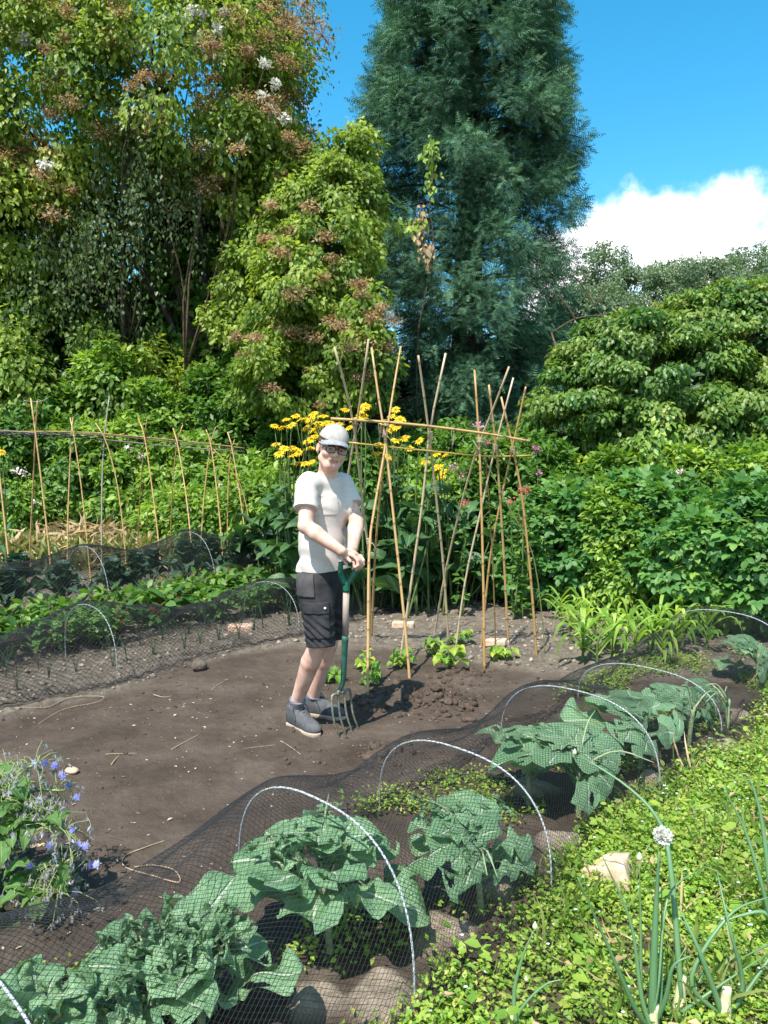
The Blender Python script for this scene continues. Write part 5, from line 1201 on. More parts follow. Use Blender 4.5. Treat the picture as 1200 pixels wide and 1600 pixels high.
string('loop of thin pale wire lying on the soil in front of the net', [(258, 1315, 0), (225, 1328, .003), (195, 1340, .003), (196, 1355, 0), (240, 1368, 0), (280, 1378, 0), (272, 1362, .004), (240, 1353, .004), (210, 1357, .006)], .0022, M_TW, 'wire_loop', cat='wire')
M_ROPE = surf_mat('rope', (.45, .33, .18), (.6, .46, .28), 60, .9, .4)
string('twisted straw coloured rope lying below the borage flowers', [(-40, 1352, 0), (30, 1338, .01), (80, 1332, .02), (110, 1333, .01), (138, 1326, 0)], .006, M_ROPE, 'rope', True, 'rope')
string('tangle of pale string lying at the left bed edge', [(60, 1130, 0), (100, 1110, .01), (150, 1100, .01), (160, 1092, .02), (110, 1096, .01), (75, 1108, .01), (40, 1112, .0), (20, 1118, 0)], .0018, M_TW, 'string')
# ================================================================== hoops and nets
M_NET = surf_mat('black_net', (.010, .011, .013), (.022, .024, .028), 40, .5, 0, spec=.4)
M_HOOPG = surf_mat('grey_hoop_pipe', (.26, .30, .31), (.40, .43, .44), 40, .4, .1, spec=.5)
M_HOOP = surf_mat('hoop_pipe', (.36, .39, .41), (.52, .55, .57), 40, .4, .1, spec=.5)
CR = nrm(np.array([.69, -.72]))
def frame2(c, s_):
    return np.array(c)+AX*s_
def tunnel(name, label, c, hoops, hoop_labels, hw, hh, cell, thick, s_lo, s_hi, skirt=(.22, .22), group=None, seed=0, end_drop=(.5, .5), sag=.2, hlab='hoops', hr=.0035, hm=None, pw=.88):
    """c: ground point at s=0 on the axis; hoops: list of (s, halfwidth, height)"""
    rg = np.random.default_rng(seed); c = np.array(c)
    NR = CR
    hs_ = np.array([h[0] for h in hoops]); W_ = np.array([h[1] for h in hoops]); H_ = np.array([h[2] for h in hoops])
    for (s0, w0, h0), hl in zip(hoops, hoop_labels):
        th = np.linspace(-PI/2, PI/2, 33); n_ = np.sign(np.sin(th))*np.abs(np.sin(th))**pw*w0; z = np.abs(np.cos(th))**pw*h0
        pc = frame2(c, s0); pts = np.stack([pc[0]+NR[0]*n_+AX[0]*.02*np.sin(th*2), pc[1]+NR[1]*n_+AX[1]*.02*np.sin(th*2), z], -1)
        pts = np.vstack([pts[0]-np.array([0, 0, .05]), pts, pts[-1]-np.array([0, 0, .05])])
        o = MB(); tube(o, pts, hr, 8); tag(o.build('hoop', hm or M_HOOP, None, True, origin=pts[0]), hl, 'hoop', hlab)
    arc = 1.5*hw*.98+hh*.98; arc = hw+hh*1.05
    total = 2*arc+skirt[0]+skirt[1]; ns = int((s_hi-s_lo)/cell)+1; nv = int(total/cell)+1
    i, j = np.meshgrid(np.arange(ns), np.arange(nv), indexing='ij')
    def surf(i, j):
        s_ = s_lo+i*cell; v = -arc-skirt[0]+j*cell
        s2 = s_+.03*np.sin(v*3+seed)+.012*np.sin(v*9+s_*2)
        wv = np.interp(s2, hs_, W_); hv = np.interp(s2, hs_, H_)
        idx = np.clip(np.searchsorted(hs_, s2)-1, 0, len(hs_)-2); tt = np.clip((s2-hs_[idx])/(hs_[idx+1]-hs_[idx]), 0, 1); kk = np.sin(PI*tt)**1.3
        hv = hv*(1-sag*kk); wv = wv*(1-sag*.4*kk)
        lo = np.clip((hs_[0]-s2)/end_drop[0], 0, 1); hi_ = np.clip((s2-hs_[-1])/end_drop[1], 0, 1); e = np.maximum(lo, hi_); hv = hv*(1-e**1.2)+.015
        a = np.clip(v/arc, -1, 1); th = a*PI/2
        n_ = np.sign(th)*np.abs(np.sin(th))**pw*(wv+.008); z = np.abs(np.cos(th))**pw*(hv+.010)
        p3 = np.stack([s2, v, 0*v], -1)
        slack = sm(0, .5, np.abs(a))*sm(1.02, .75, np.abs(a))
        n_ = n_-np.sign(a)*slack*kk*(.05 if pw > .8 else .0)
        wr = snoise(p3, 18, seed+1)*.013+snoise(p3, 7, seed+2)*.016; z = z+wr*(.25+kk)*(1-e)*(np.abs(a) < 1)
        n_ = n_+wr*.6*np.sign(a)*(.2+kk)
        ex = np.maximum(0, np.abs(v)-arc)
        n_ = n_+np.sign(v)*ex*(.25+.25*snoise(np.stack([s2, 0*s2], -1), 3, seed+3))
        z = np.where(ex > 0, .014+np.abs(snoise(np.stack([s2*1.0, ex*3], -1), 24, seed+4))*.035*sm(0, .05, ex), np.maximum(z, .012))
        pc = c+AX*s2[..., None]; x = pc[..., 0]+NR[0]*n_; y = pc[..., 1]+NR[1]*n_
        return np.stack([x, y, z+hgt(x, y)*(np.abs(a) >= .9)], -1)
    V = surf(i.astype(float), j.astype(float))
    par = (i+j) % 2 == 0
    E = []
    for dj in (1, -1):
        js = slice(0, nv-1) if dj == 1 else slice(1, nv); je = slice(1, nv) if dj == 1 else slice(0, nv-1)
        m_ = par[:-1, js]
        a = V[:-1, js][m_]; b = V[1:, je][m_]; E.append(np.stack([a, b], 1))
    # hem lines
    for jj in (0, nv-1): E.append(np.stack([V[:-1, jj], V[1:, jj]], 1))
    E = np.concatenate(E); a, b = E[:, 0], E[:, 1]; T = nrm(b-a); r_ = np.tile(np.array([[.21, .33, .92]]), (len(T), 1)); N1 = nrm(np.cross(T, r_)); N2 = np.cross(T, N1)
    vs_ = []
    for P0 in (a, b):
        for k in range(3): vs_.append(P0+thick*(math.cos(2.094*k)*N1+math.sin(2.094*k)*N2))
    VV = np.stack(vs_, 1).reshape(-1, 3); o6 = (np.arange(len(E))*6)[:, None]
    F = np.concatenate([o6+np.array([[k, (k+1) % 3, 3+(k+1) % 3, 3+k]]) for k in range(3)])
    o = MB().add(VV, F).build(name, M_NET, None); tag(o, label, 'netting', group); return o
# front tunnel; axis through C1
tunnel('crop_net', 'black netting draped over the front row of white hoops and cabbages', C1, FH,
       ['white hoop at the bottom left corner under the front net', 'nearest whole white hoop, arching over the upright cabbage', 'second white hoop of the front net, behind the bushy cabbage', 'third white hoop of the front net, arching over the tallest cabbage leaves', 'fourth white hoop of the front net, its top just showing behind the cabbages', 'farthest white hoop of the front net, at the right edge of the photo'],
       .42, .50, .0122, .00068, -1.9, 5.2, (.10, .26), 'black crop nets', 3, (.7, .8), .17, 'white hoops of the front net', pw=.78)
# left tunnels
def along(p, c):
    d = np.array(p)-np.array(c); return float(d@AX)
cB = C2-NR*.44           # axis of the second tunnel
tunnel('crop_net', 'black netting over the near row of the left bed, edge bunched on the bare soil', cB, [(-1.6, .44, .46), (0.02, .44, .50), (1.75, .42, .44), (3.5, .42, .48), (4.9, .4, .5)],
       ['white hoop of the near left net, past the left edge', 'long white hoop of the near left net, running down to the bare soil', 'white hoop of the near left net, beside the pink brick', 'pale hoop seen between the man and the canes', 'pale hoop behind the middle pair of canes'], .44, .48, .020, .00135, -2.4, 5.5, (.34, .16), 'black crop nets', 13, (.6, .6), .3, 'white hoops of the left nets', .0034, M_HOOPG)
cC = C2-NR*2.15
tunnel('crop_net', 'black netting over the dark kale row in front of the left cane frame', cC, [(-1.35, .5, .56), (-.25, .5, .66), (.95, .5, .70), (2.15, .5, .74), (3.3, .5, .66), (4.7, .48, .6)],
       ['leftmost white hoop over the kale row', 'white hoop over the kale row in front of the left bamboo canes', 'white hoop in the middle of the kale row', 'white hoop of the kale row near the end of the left frame', 'white hoop just left of the man', 'pale hoop behind the right hand canes'], .5, .66, .021, .0015, -2.4, 5.3, (.2, .2), 'black crop nets', 23, (.6, .6), .16, 'white hoops of the left nets', .0034, M_HOOPG)

# ================================================================== bamboo frames
def cane_mat(name, cols, node):
    m, nt, N, L = new_mat(name); at = N('ShaderNodeAttribute'); at.attribute_name = 'rnd'
    tc = N('ShaderNodeTexCoord'); mp = N('ShaderNodeMapping'); mp.inputs['Scale'].default_value = (1, 1, .12); L(tc.outputs['Object'], mp.inputs[0])
    no = N('ShaderNodeTexNoise'); no.inputs['Scale'].default_value = 60; no.inputs['Detail'].default_value = 4; L(mp.outputs[0], no.inputs[0])
    oi = N('ShaderNodeObjectInfo'); ad = N('ShaderNodeMath'); ad.operation = 'MULTIPLY_ADD'; L(no.outputs['Fac'], ad.inputs[0]); ad.inputs[1].default_value = .5
    m2 = N('ShaderNodeMath'); m2.operation = 'MULTIPLY'; L(oi.outputs['Random'], m2.inputs[0]); m2.inputs[1].default_value = .6; L(m2.outputs[0], ad.inputs[2])
    rp = ramp(nt, cols); L(ad.outputs[0], rp.inputs[0]); mx = N('ShaderNodeMix'); mx.data_type = 'RGBA'; L(at.outputs['Fac'], mx.inputs[0]); L(rp.outputs[0], mx.inputs[6]); mx.inputs[7].default_value = (*node, 1)
    pb = N('ShaderNodeBsdfPrincipled'); pb.inputs['Roughness'].default_value = .38; L(mx.outputs[2], pb.inputs['Base Color']); o = N('ShaderNodeOutputMaterial'); L(pb.outputs[0], o.inputs[0]); return m
M_CANE = cane_mat('bamboo', [(.30, .16, .055), (.42, .25, .09), (.52, .34, .15)], (.15, .085, .035))
M_CANEP = cane_mat('pale_bamboo', [(.42, .30, .17), (.50, .38, .23), (.56, .44, .29)], (.22, .15, .08))
M_CANEY = cane_mat('yellow_bamboo', [(.40, .26, .04), (.48, .32, .06), (.5, .36, .08)], (.25, .14, .03))
M_CANED = cane_mat('brown_bamboo', [(.16, .10, .035), (.22, .14, .05), (.26, .17, .07)], (.1, .06, .03))
M_CANEG = cane_mat('green_cane', [(.12, .15, .05), (.17, .19, .07), (.22, .22, .09)], (.1, .1, .04))
M_CANEGR = cane_mat('grey_cane', [(.16, .14, .11), (.22, .19, .15), (.28, .24, .2)], (.1, .09, .07))
def cane(root, pts, r, mat, seed, name='cane', taper=.72, step=.24):
    rg = np.random.default_rng(seed); pp = curve_pts(pts, 40); d = np.concatenate([[0], np.cumsum(np.linalg.norm(np.diff(pp, axis=0), axis=1))]); Lh = d[-1]
    nodes = []; x = rg.uniform(.05, .2)
    while x < Lh-.03: nodes.append(x); x += step*rg.uniform(.8, 1.2)
    ds = [0]; 
    for x in nodes: ds += [x-.016, x-.006, x-.002, x+.003, x+.012]
    ds = np.array(sorted(ds+[Lh]+list(np.linspace(0, Lh, 14)))); ds = ds[np.concatenate([[True], np.diff(ds) > 1e-4])]; ds = np.clip(ds, 0, Lh)
    q_ = np.stack([np.interp(ds, d, pp[:, k]) for k in range(3)], -1); rr = r*(1-(1-taper)*ds/Lh); nd = np.zeros(len(ds))
    for x in nodes:
        g = np.exp(-((ds-x)/.005)**2); rr = rr*(1+.22*g); nd = np.maximum(nd, np.exp(-((ds-x)/.009)**2)*.75)
    o = MB(); tube(o, q_, rr, 9, nd); return o.build(name, mat, root, True)
def pxcane(bottom, zpts, bar_z, Yb, off):
    """bottom pixel on the ground, then points upward in zoomed-crop px; depth runs linearly through the bar"""
    b = G(*bottom); yb = bottom[1]; pts = [b-np.array([0, 0, .12])*1.0, b]
    for x, y in zpts:
        t = (yb-y)/(yb-bar_z); pts.append(P(x, y, b[1]+(Yb-b[1])*t))
    return pts
Z = lambda x, y: (480+x/2.667, 500+y/2.667)
def ybar(px): return np.interp(px, [517, 827], [5.55, 5.75])
fr = thing('cane_trellis', 'tall bamboo cane bean frame with crossed canes and two long crossbars beside the man', 'cane frame', (.35, 5.6, 0))
FC = [  # bottom (zoomed px), upward points, radius, material
 ((252, 1566), [(254, 1250), (257, 1000), (268, 860), (323, 540), (345, 380), (390, 110)], .0105, M_CANE),
 ((262, 1345), [(258, 1000), (238, 830), (205, 520), (186, 400), (160, 280), (113, 113)], .0105, M_CANEP),
 ((70, 1330), [(120, 960), (172, 640), (205, 440), (232, 260), (256, 80)], .0105, M_CANEP),
 ((427, 1497), [(400, 1200), (365, 870), (325, 500), (300, 340), (268, 115)], .0105, M_CANE),
 ((268, 1330), [(285, 950), (318, 590), (327, 470)], .0105, M_CANE),
 ((590, 1362), [(567, 1020), (540, 760), (508, 480), (490, 340), (463, 148)], .0105, M_CANEP),
 ((392, 1392), [(440, 1050), (480, 760), (510, 470), (543, 300), (577, 138)], .0105, M_CANEP),
 ((738, 1457), [(734, 1100), (722, 640), (716, 500), (706, 340), (697, 208)], .0105, M_CANE),
 ((530, 1316), [(580, 1030), (660, 700), (725, 490), (775, 370), (841, 195)], .0095, M_CANEP),
 ((838, 1372), [(820, 1000), (798, 660), (785, 520), (772, 400), (757, 270)], .0105, M_CANE),
 ((618, 1382), [(660, 1080), (722, 800), (788, 510), (822, 380), (859, 240)], .0085, M_CANEP),
 ((956, 1412), [(930, 1060), (895, 740), (858, 540), (836, 440), (808, 320)], .0105, M_CANE),
 ((725, 1370), [(760, 1010), (805, 760), (853, 540), (880, 420), (911, 278)], .0095, M_CANE),
 ((785, 1375), [(775, 1050), (760, 800), (742, 560)], .006, M_CANED),
 ((990, 1408), [(975, 1200), (935, 960), (850, 800), (770, 640), (690, 500)], .0048, M_CANEG),
]
for k, (b, pts, r_, mt) in enumerate(FC):
    bp = Z(*b); zp = [Z(*p_) for p_ in pts]; barx = zp[-1][0]; bl = 654+(689-654)*np.clip((np.interp(0, [0, 1], [0, 0])+np.mean([p_[0] for p_ in zp[-3:]])-517)/310, 0, 1)+12
    cane(fr, pxcane(bp, zp, bl, ybar(np.mean([p_[0] for p_ in zp[-3:]])), 0), r_, mt, k)
def bar(zp, Ys, r_, mt, seed): cane(fr, [P(*Z(*p_), Y) for p_, Y in zip(zp, Ys)], r_, mt, seed, 'crossbar', .85)
bar([(98, 411), (320, 425), (520, 444), (740, 473), (928, 505)], [5.50, 5.54, 5.58, 5.62, 5.68], .0105, M_CANE, 40)
bar([(165, 509), (330, 527), (520, 546), (720, 566), (830, 568), (938, 564)], [5.58, 5.62, 5.66, 5.70, 5.74, 5.8], .0075, M_CANEY, 41)
M_STR = surf_mat('string', (.45, .36, .24), (.62, .52, .38), 60, .9, .3)
for k, (x, y, hang) in enumerate([(200, 425, 0), (322, 478, 0), (512, 478, 30), (718, 500, 0), (783, 530, 0), (855, 540, 0), (296, 428, 90), (600, 460, 80), (258, 920, 0), (322, 428, 0)]):
    px_, py_ = Z(x, y); c = P(px_, py_, ybar(px_)-.01); o = MB(); th = np.linspace(0, 4*2*PI, 60)
    if hang < 50: tube(o, c+np.stack([np.cos(th)*.019, np.sin(th)*.03, np.linspace(-.022, .022, 60)], -1), .0022, 5); tube(o, curve_pts([c, c+np.array([.03, -.03, -.02]), c+np.array([.05, -.03, -.06])], 10), .0018, 4)
    if hang:
        e = P(px_+1, py_+hang/2.667, ybar(px_)-.01); tube(o, curve_pts([c+np.array([0, 0, .01]), (c+e)/2+np.array([.006, 0, 0]), e], 10), .0015, 4); tube(o, curve_pts([c+np.array([.02, 0, .01]), (c+e)/2+np.array([.016, 0, 0]), e], 10), .0015, 4)
    o.build('string_tie', M_STR, fr, True)
# left frame
Z4 = lambda x, y: (x/2.667, 600+y/2.667)
def yb2(px): return np.interp(px, [-20, 60, 400], [8.4, 8.7, 10.6])
fl = thing('cane_trellis', 'long weathered cane bean frame with crossed poles at the back of the left beds', 'cane frame', (-2.9, 9.2, 0))
LC = [((55, 912), [(5, 440), (-25, 150)], .011, M_CANE), ((222, 880), [(195, 600), (150, 220), (128, 60)], .011, M_CANE), ((117, 830), [(135, 480), (146, 230), (156, 70)], .010, M_CANE), ((382, 860), [(345, 480), (312, 240), (292, 140)], .009, M_CANE),
      ((281, 880), [(283, 560), (296, 230), (304, 140)], .009, M_CANE), ((424, 850), [(425, 420), (437, 200), (456, 50)], .0105, M_CANEGR), ((532, 850), [(515, 620), (485, 400), (440, 235), (398, 162)], .009, M_CANE), ((678, 850), [(650, 560), (605, 235), (576, 142)], .010, M_CANE),
      ((570, 760), [(582, 500), (602, 230), (614, 138)], .008, M_CANE), ((812, 840), [(780, 500), (740, 250), (721, 185)], .010, M_CANE), ((708, 780), [(718, 450), (738, 250), (762, 170)], .009, M_CANE), ((935, 810), [(910, 500), (880, 260), (859, 190)], .011, M_CANE),
      ((832, 800), [(848, 500), (876, 262), (898, 180)], .010, M_CANE), ((1040, 790), [(1008, 520), (966, 262), (948, 200)], .010, M_CANE), ((947, 790), [(950, 450), (964, 270), (978, 230)], .008, M_CANE), ((1075, 730), [(1020, 480), (960, 350), (880, 262)], .008, M_CANE), ((990, 750), [(975, 560), (950, 330)], .006, M_CANED)]
for k, (b, pts, r_, mt) in enumerate(LC):
    bp = Z4(*b); zp = [Z4(*p_) for p_ in pts]; bx_ = zp[-1][0]; bl = 600+np.interp(bx_*2.667, [0, 600, 1000], [200, 235, 265])/2.667
    g = G(bp[0], bp[1]); yb_ = yb2(bx_)
    if abs(g[1]-yb_) > 1.0:
        pts3 = pxcane_ = [P(bp[0], bp[1], yb_+.25*(-1)**k), P(bp[0], bp[1], yb_+.25*(-1)**k)]
        base = np.array([pts3[0][0], pts3[0][1], -.1]); cane(fl, [base]+[P(x, y, yb_) for x, y in zp], r_, mt, 60+k, step=.3)
    else: cane(fl, pxcane(bp, zp, bl, yb_, 0), r_, mt, 60+k, step=.3)
for k, (zp, r_, mt) in enumerate([([(-60, 190), (150, 205), (430, 232), (740, 262), (1020, 282)], .009, M_CANEGR), ([(-60, 200), (300, 200), (600, 222), (860, 248), (1020, 268)], .009, M_CANE), ([(-60, 212), (150, 208), (420, 212), (700, 240), (960, 258)], .007, M_CANEGR), ([(100, 70), (160, 75), (200, 60)], .008, M_CANEGR)]):
    cane(fl, [P(*Z4(x, y), yb2(x/2.667)+.03*k) for x, y in zp], r_, mt, 90+k, 'crossbar', .85)
# a fine net draped thinly along the left part of the bars: a rolled edge only
o = MB(); pp = curve_pts([P(*Z4(x, y), yb2(x/2.667)-.02) for x, y in [(-70, 196), (60, 204), (150, 208), (300, 212), (430, 218)]], 40)
for k in range(5): tube(o, pp+np.stack([0*pp[:, 0], .012*np.cos(np.arange(40)*.7+k), -.01*k+.012*np.sin(np.arange(40)*.9+k*2)], -1), .004, 5)
tag(o.build('rolled_net', M_NET, None, True, origin=pp[0]), 'rolled black net lying along the left end of the cane frame crossbars', 'netting')
# ================================================================== garden fork
M_GREENP = surf_mat('green_plastic', (.006, .09, .055), (.012, .13, .08), 25, .4, .05, spec=.5)
M_GREENM = surf_mat('green_metal', (.015, .085, .06), (.04, .13, .10), 35, .45, .2, spec=.5)
M_SHAFT = surf_mat('worn_wood', (.28, .21, .17), (.42, .33, .27), 30, .7, .3, stretch=(1, 1, .15))
M_TINE = surf_mat('dirty_steel', (.12, .12, .085), (.26, .27, .2), 30, .5, .4, metal=.3)
FY = 4.14
gc = P(546, 879, FY)                           # middle of the grip bar
GA = nrm(np.array([.86, .51, 0]))              # grip bar / head direction
UPV = np.array([0, 0, 1.0])
fork = thing('garden_fork', 'green handled garden fork with four tines standing in the soil under the man\'s hands', 'garden fork', G(543, 1145))
o = MB(); tube(o, [gc-GA*.045, gc-GA*.02, gc+GA*.02, gc+GA*.045], .0125, 10)
yk = P(541, 913, FY+.01)
for s_ in (-1, 1):
    tube(o, curve_pts([gc+GA*.052*s_+UPV*.008, gc+GA*.055*s_-UPV*.035, gc*.45+yk*.55+GA*.040*s_, yk+GA*.006*s_], 14), np.linspace(.0135, .016, 14), 9)
tube(o, curve_pts([yk+UPV*.022, yk, P(541, 925, FY+.01)], 8), [.017, .02, .021, .021, .0205, .02, .0195, .019], 12)
o.build('grip', M_GREENP, fork, True)
sh1, sh2 = P(541, 924, FY+.01), P(539.5, 994, FY+.05)
o = MB(); tube(o, [sh1, sh1*.5+sh2*.5, sh2], .0175, 14); o.build('shaft', M_SHAFT, fork, True)
h1 = P(536, 1064, FY+.10)
hd = P(530, 1080, FY+.115)
o = MB(); tube(o, curve_pts([sh2+UPV*.004, sh2*.5+h1*.5, h1, hd], 18), np.interp(np.linspace(0, 1, 18), [0, .05, .6, .8, 1], [.0185, .019, .016, .0125, .010]), 12); o.build('socket', M_GREENM, fork, True)
tipc = G(545, 1147)-np.array([0, 0, .03])
hc = hd+np.array([.012, -.01, -.01])
TA = nrm(np.array([.62, .78, 0]))
for k, t in enumerate((-.078, -.026, .026, .078)):
    o = MB(); a0 = hc+TA*t*.25; a = hc+TA*t+np.array([0, 0, .008-.012*(abs(t) > .05)]); e = tipc+TA*t*1.08+np.array([.012, 0, 0]); mid = a*.5+e*.5+np.array([-.014, -.004, .0])
    tube(o, curve_pts([a0, a*.75+a0*.25+np.array([0, 0, .012]), a+np.array([0, 0, -.012]), mid, e], 18), np.interp(np.linspace(0, 1, 18), [0, .3, .85, 1], [.008, .0075, .0058, .002]), 8); o.build('tine', M_TINE, fork, True)

# ================================================================== the man
per = thing('person', 'man in grey cap, glasses and dark cargo shorts resting his hands on a garden fork', 'person', G(490, 1130))
A_ = lambda *v: np.array(v, float)
# joints in world space from the photograph
pel = P(505, 893, 4.33); waist = P(505, 850, 4.33); chest = P(504, 790, 4.33); neckb = P(511, 742, 4.33)
shR, shL = P(482, 758, 4.21), P(534, 757, 4.44)
elR, wrR = P(477, 822, 4.09), P(533, 861, 4.06)
elL, wrL = P(557, 814, 4.33), P(551, 857, 4.17)
hipR, hipL = P(494, 905, 4.25), P(516, 905, 4.42)
knR, knL = P(499, 1004, 4.22), P(514, 1005, 4.47)
anR = P(461, 1104, 4.42); anL = P(487, 1098, 4.60)
FR, FLd = nrm(np.array([.65, -.76, 0])), nrm(np.array([.93, -.36, 0]))
bodyF = nrm(A_(.70, -.71, 0)); bodyS = nrm(A_(.71, .70, 0))       # facing / towards his left
# head frame
HF = nrm(A_(.26, -.95, -.14)); HU = A_(.20, 0, 1.0); HU = nrm(HU-HF*np.dot(HU, HF)); HS = np.cross(HU, HF)
HC = P(519.5, 701, 4.26)
def hp(s_, f_, u_): return HC+HS*s_+HF*f_+HU*u_
HA = [HS, HF, HU]
b = SDF((-.66, 3.90, .0), (-.02, 4.78, 1.80), .004)
# torso
b.cone(pel, waist, .100, .100, .04, bodyF, 1.3); b.cone(waist, chest, .106, .116, .04, bodyF, 1.3); b.cone(chest, neckb-A_(0, 0, .06), .116, .075, .06, bodyF, 1.25)
b.cone(shR*.9+neckb*.1, shL*.9+neckb*.1, .047, .047, .03); b.cone(neckb-A_(0, 0, .05), hp(0, -.02, -.06), .058, .053, .03)
# arms
for sh, el, wr in ((shR, elR, wrR), (shL, elL, wrL)):
    b.cone(sh, el, .049, .039, .02); m_ = el*.72+wr*.28; b.cone(el, m_, .041, .043, .01); b.cone(m_, wr, .043, .028, .01)
# legs
for hip, kn, an in ((hipR, knR, anR), (hipL, knL, anL)):
    b.cone(hip, kn, .070, .052, .03); ca = kn*.70+an*.30+nrm(A_(-.6, .5, 0))*.010
    b.cone(kn, ca, .053, .055, .008); b.cone(ca, an, .055, .034, .008)
# feet inside the shoes
for an, d in ((anR, FR), (anL, FLd)):
    b.cone(A_(an[0], an[1], .09), A_(an[0], an[1], .04)+d*.10, .028, .020, .02)
# head
b.ell(hp(0, -.012, .028), HA, (.075, .095, .093), .02)
b.ell(hp(0, .030, -.045), HA, (.056, .058, .062), .03)
b.cone(hp(-.02, .066, -.088), hp(.02, .066, -.088), .022, .022, .02)
b.cone(hp(-.05, .015, -.06), hp(-.02, .06, -.09), .022, .02, .02); b.cone(hp(.05, .015, -.06), hp(.02, .06, -.09), .022, .02, .02)
b.cone(hp(-.03, .074, .026), hp(.03, .074, .026), .012, .012, .014)
for s_ in (-1, 1):
    b.ell(hp(s_*.038, .062, -.022), HA, (.026, .024, .024), .02)
    b.ell(hp(s_*.031, .098, .006), HA, (.016, .016, .012), .012, 'sub')
    b.cone(hp(s_*.018, .083, .0165), hp(s_*.045, .074, .0145), .0065, .0065, .006); b.cone(hp(s_*.018, .081, -.006), hp(s_*.045, .073, -.006), .0055, .0055, .006)
    b.ell(hp(s_*.078, -.008, -.008), HA, (.011, .019, .031), .008); b.ell(hp(s_*.086, .0, -.006), HA, (.006, .010, .018), .006, 'sub')
b.cone(hp(0, .088, .016), hp(0, .108, -.022), .008, .0125, .012); b.cone(hp(-.012, .094, -.026), hp(.012, .094, -.026), .009, .009, .008)
b.cone(hp(-.018, .083, -.052), hp(.018, .083, -.052), .0075, .0075, .006); b.cone(hp(-.015, .083, -.063), hp(.015, .083, -.063), .008, .008, .006)
b.cone(hp(-.024, .098, -.0575), hp(.024, .098, -.0565), .003, .003, .004, mode='sub')
# hands: left wraps the bar, right rests over it
Nf = nrm(np.cross(GA, UPV)); Nf = Nf if Nf[1] < 0 else -Nf           # towards the camera
def hand(wr, centre, fdir, across, down, seed, wide=.078, thumb=1):
    """palm at centre; fingers start along fdir, spread along across, curl towards down"""
    k0 = centre+fdir*.035
    b.cone(wr, centre-fdir*.02, .0265, .027, .006, down, 1.2)
    for t in (-.028, -.01, .01, .028): b.cone(centre-fdir*.03+across*t*.75, k0+across*t, .0145, .0125, .012)
    for i_, t in enumerate((-.030, -.010, .010, .029)):
        Ls = (.040, .045, .043, .034)[i_]; a0 = k0+across*t; a1 = a0+nrm(fdir*.75+down*.65)*Ls*.9; a2 = a1+nrm(fdir*.05+down*1.0)*Ls*.65; a3 = a2+nrm(-fdir*.7+down*.6)*Ls*.5
        b.cone(a0, a1, .0105, .0095, .004); b.cone(a1, a2, .0095, .0085, .003); b.cone(a2, a3, .0085, .0075, .003)
    t0 = centre-fdir*.02+across*.034*thumb; t1 = t0+nrm(fdir*.7+across*.6*thumb+down*.4)*.036; t2 = t1+nrm(fdir*.8-across*.1*thumb+down*.7)*.03
    b.cone(t0, t1, .0145, .0115, .008); b.cone(t1, t2, .0112, .009, .003)
hand(wrL, gc+GA*.022+UPV*.030-Nf*.012, nrm(Nf*.9+UPV*.05+GA*.15), GA, -UPV, 1, thumb=-1)
hand(wrR, gc-GA*.012+UPV*.052+Nf*.012, nrm(GA*.62+Nf*.65-UPV*.15), nrm(GA*.62-Nf*.65), nrm(-UPV+Nf*.1), 2, thumb=-1)
V, Q = b.mesh()
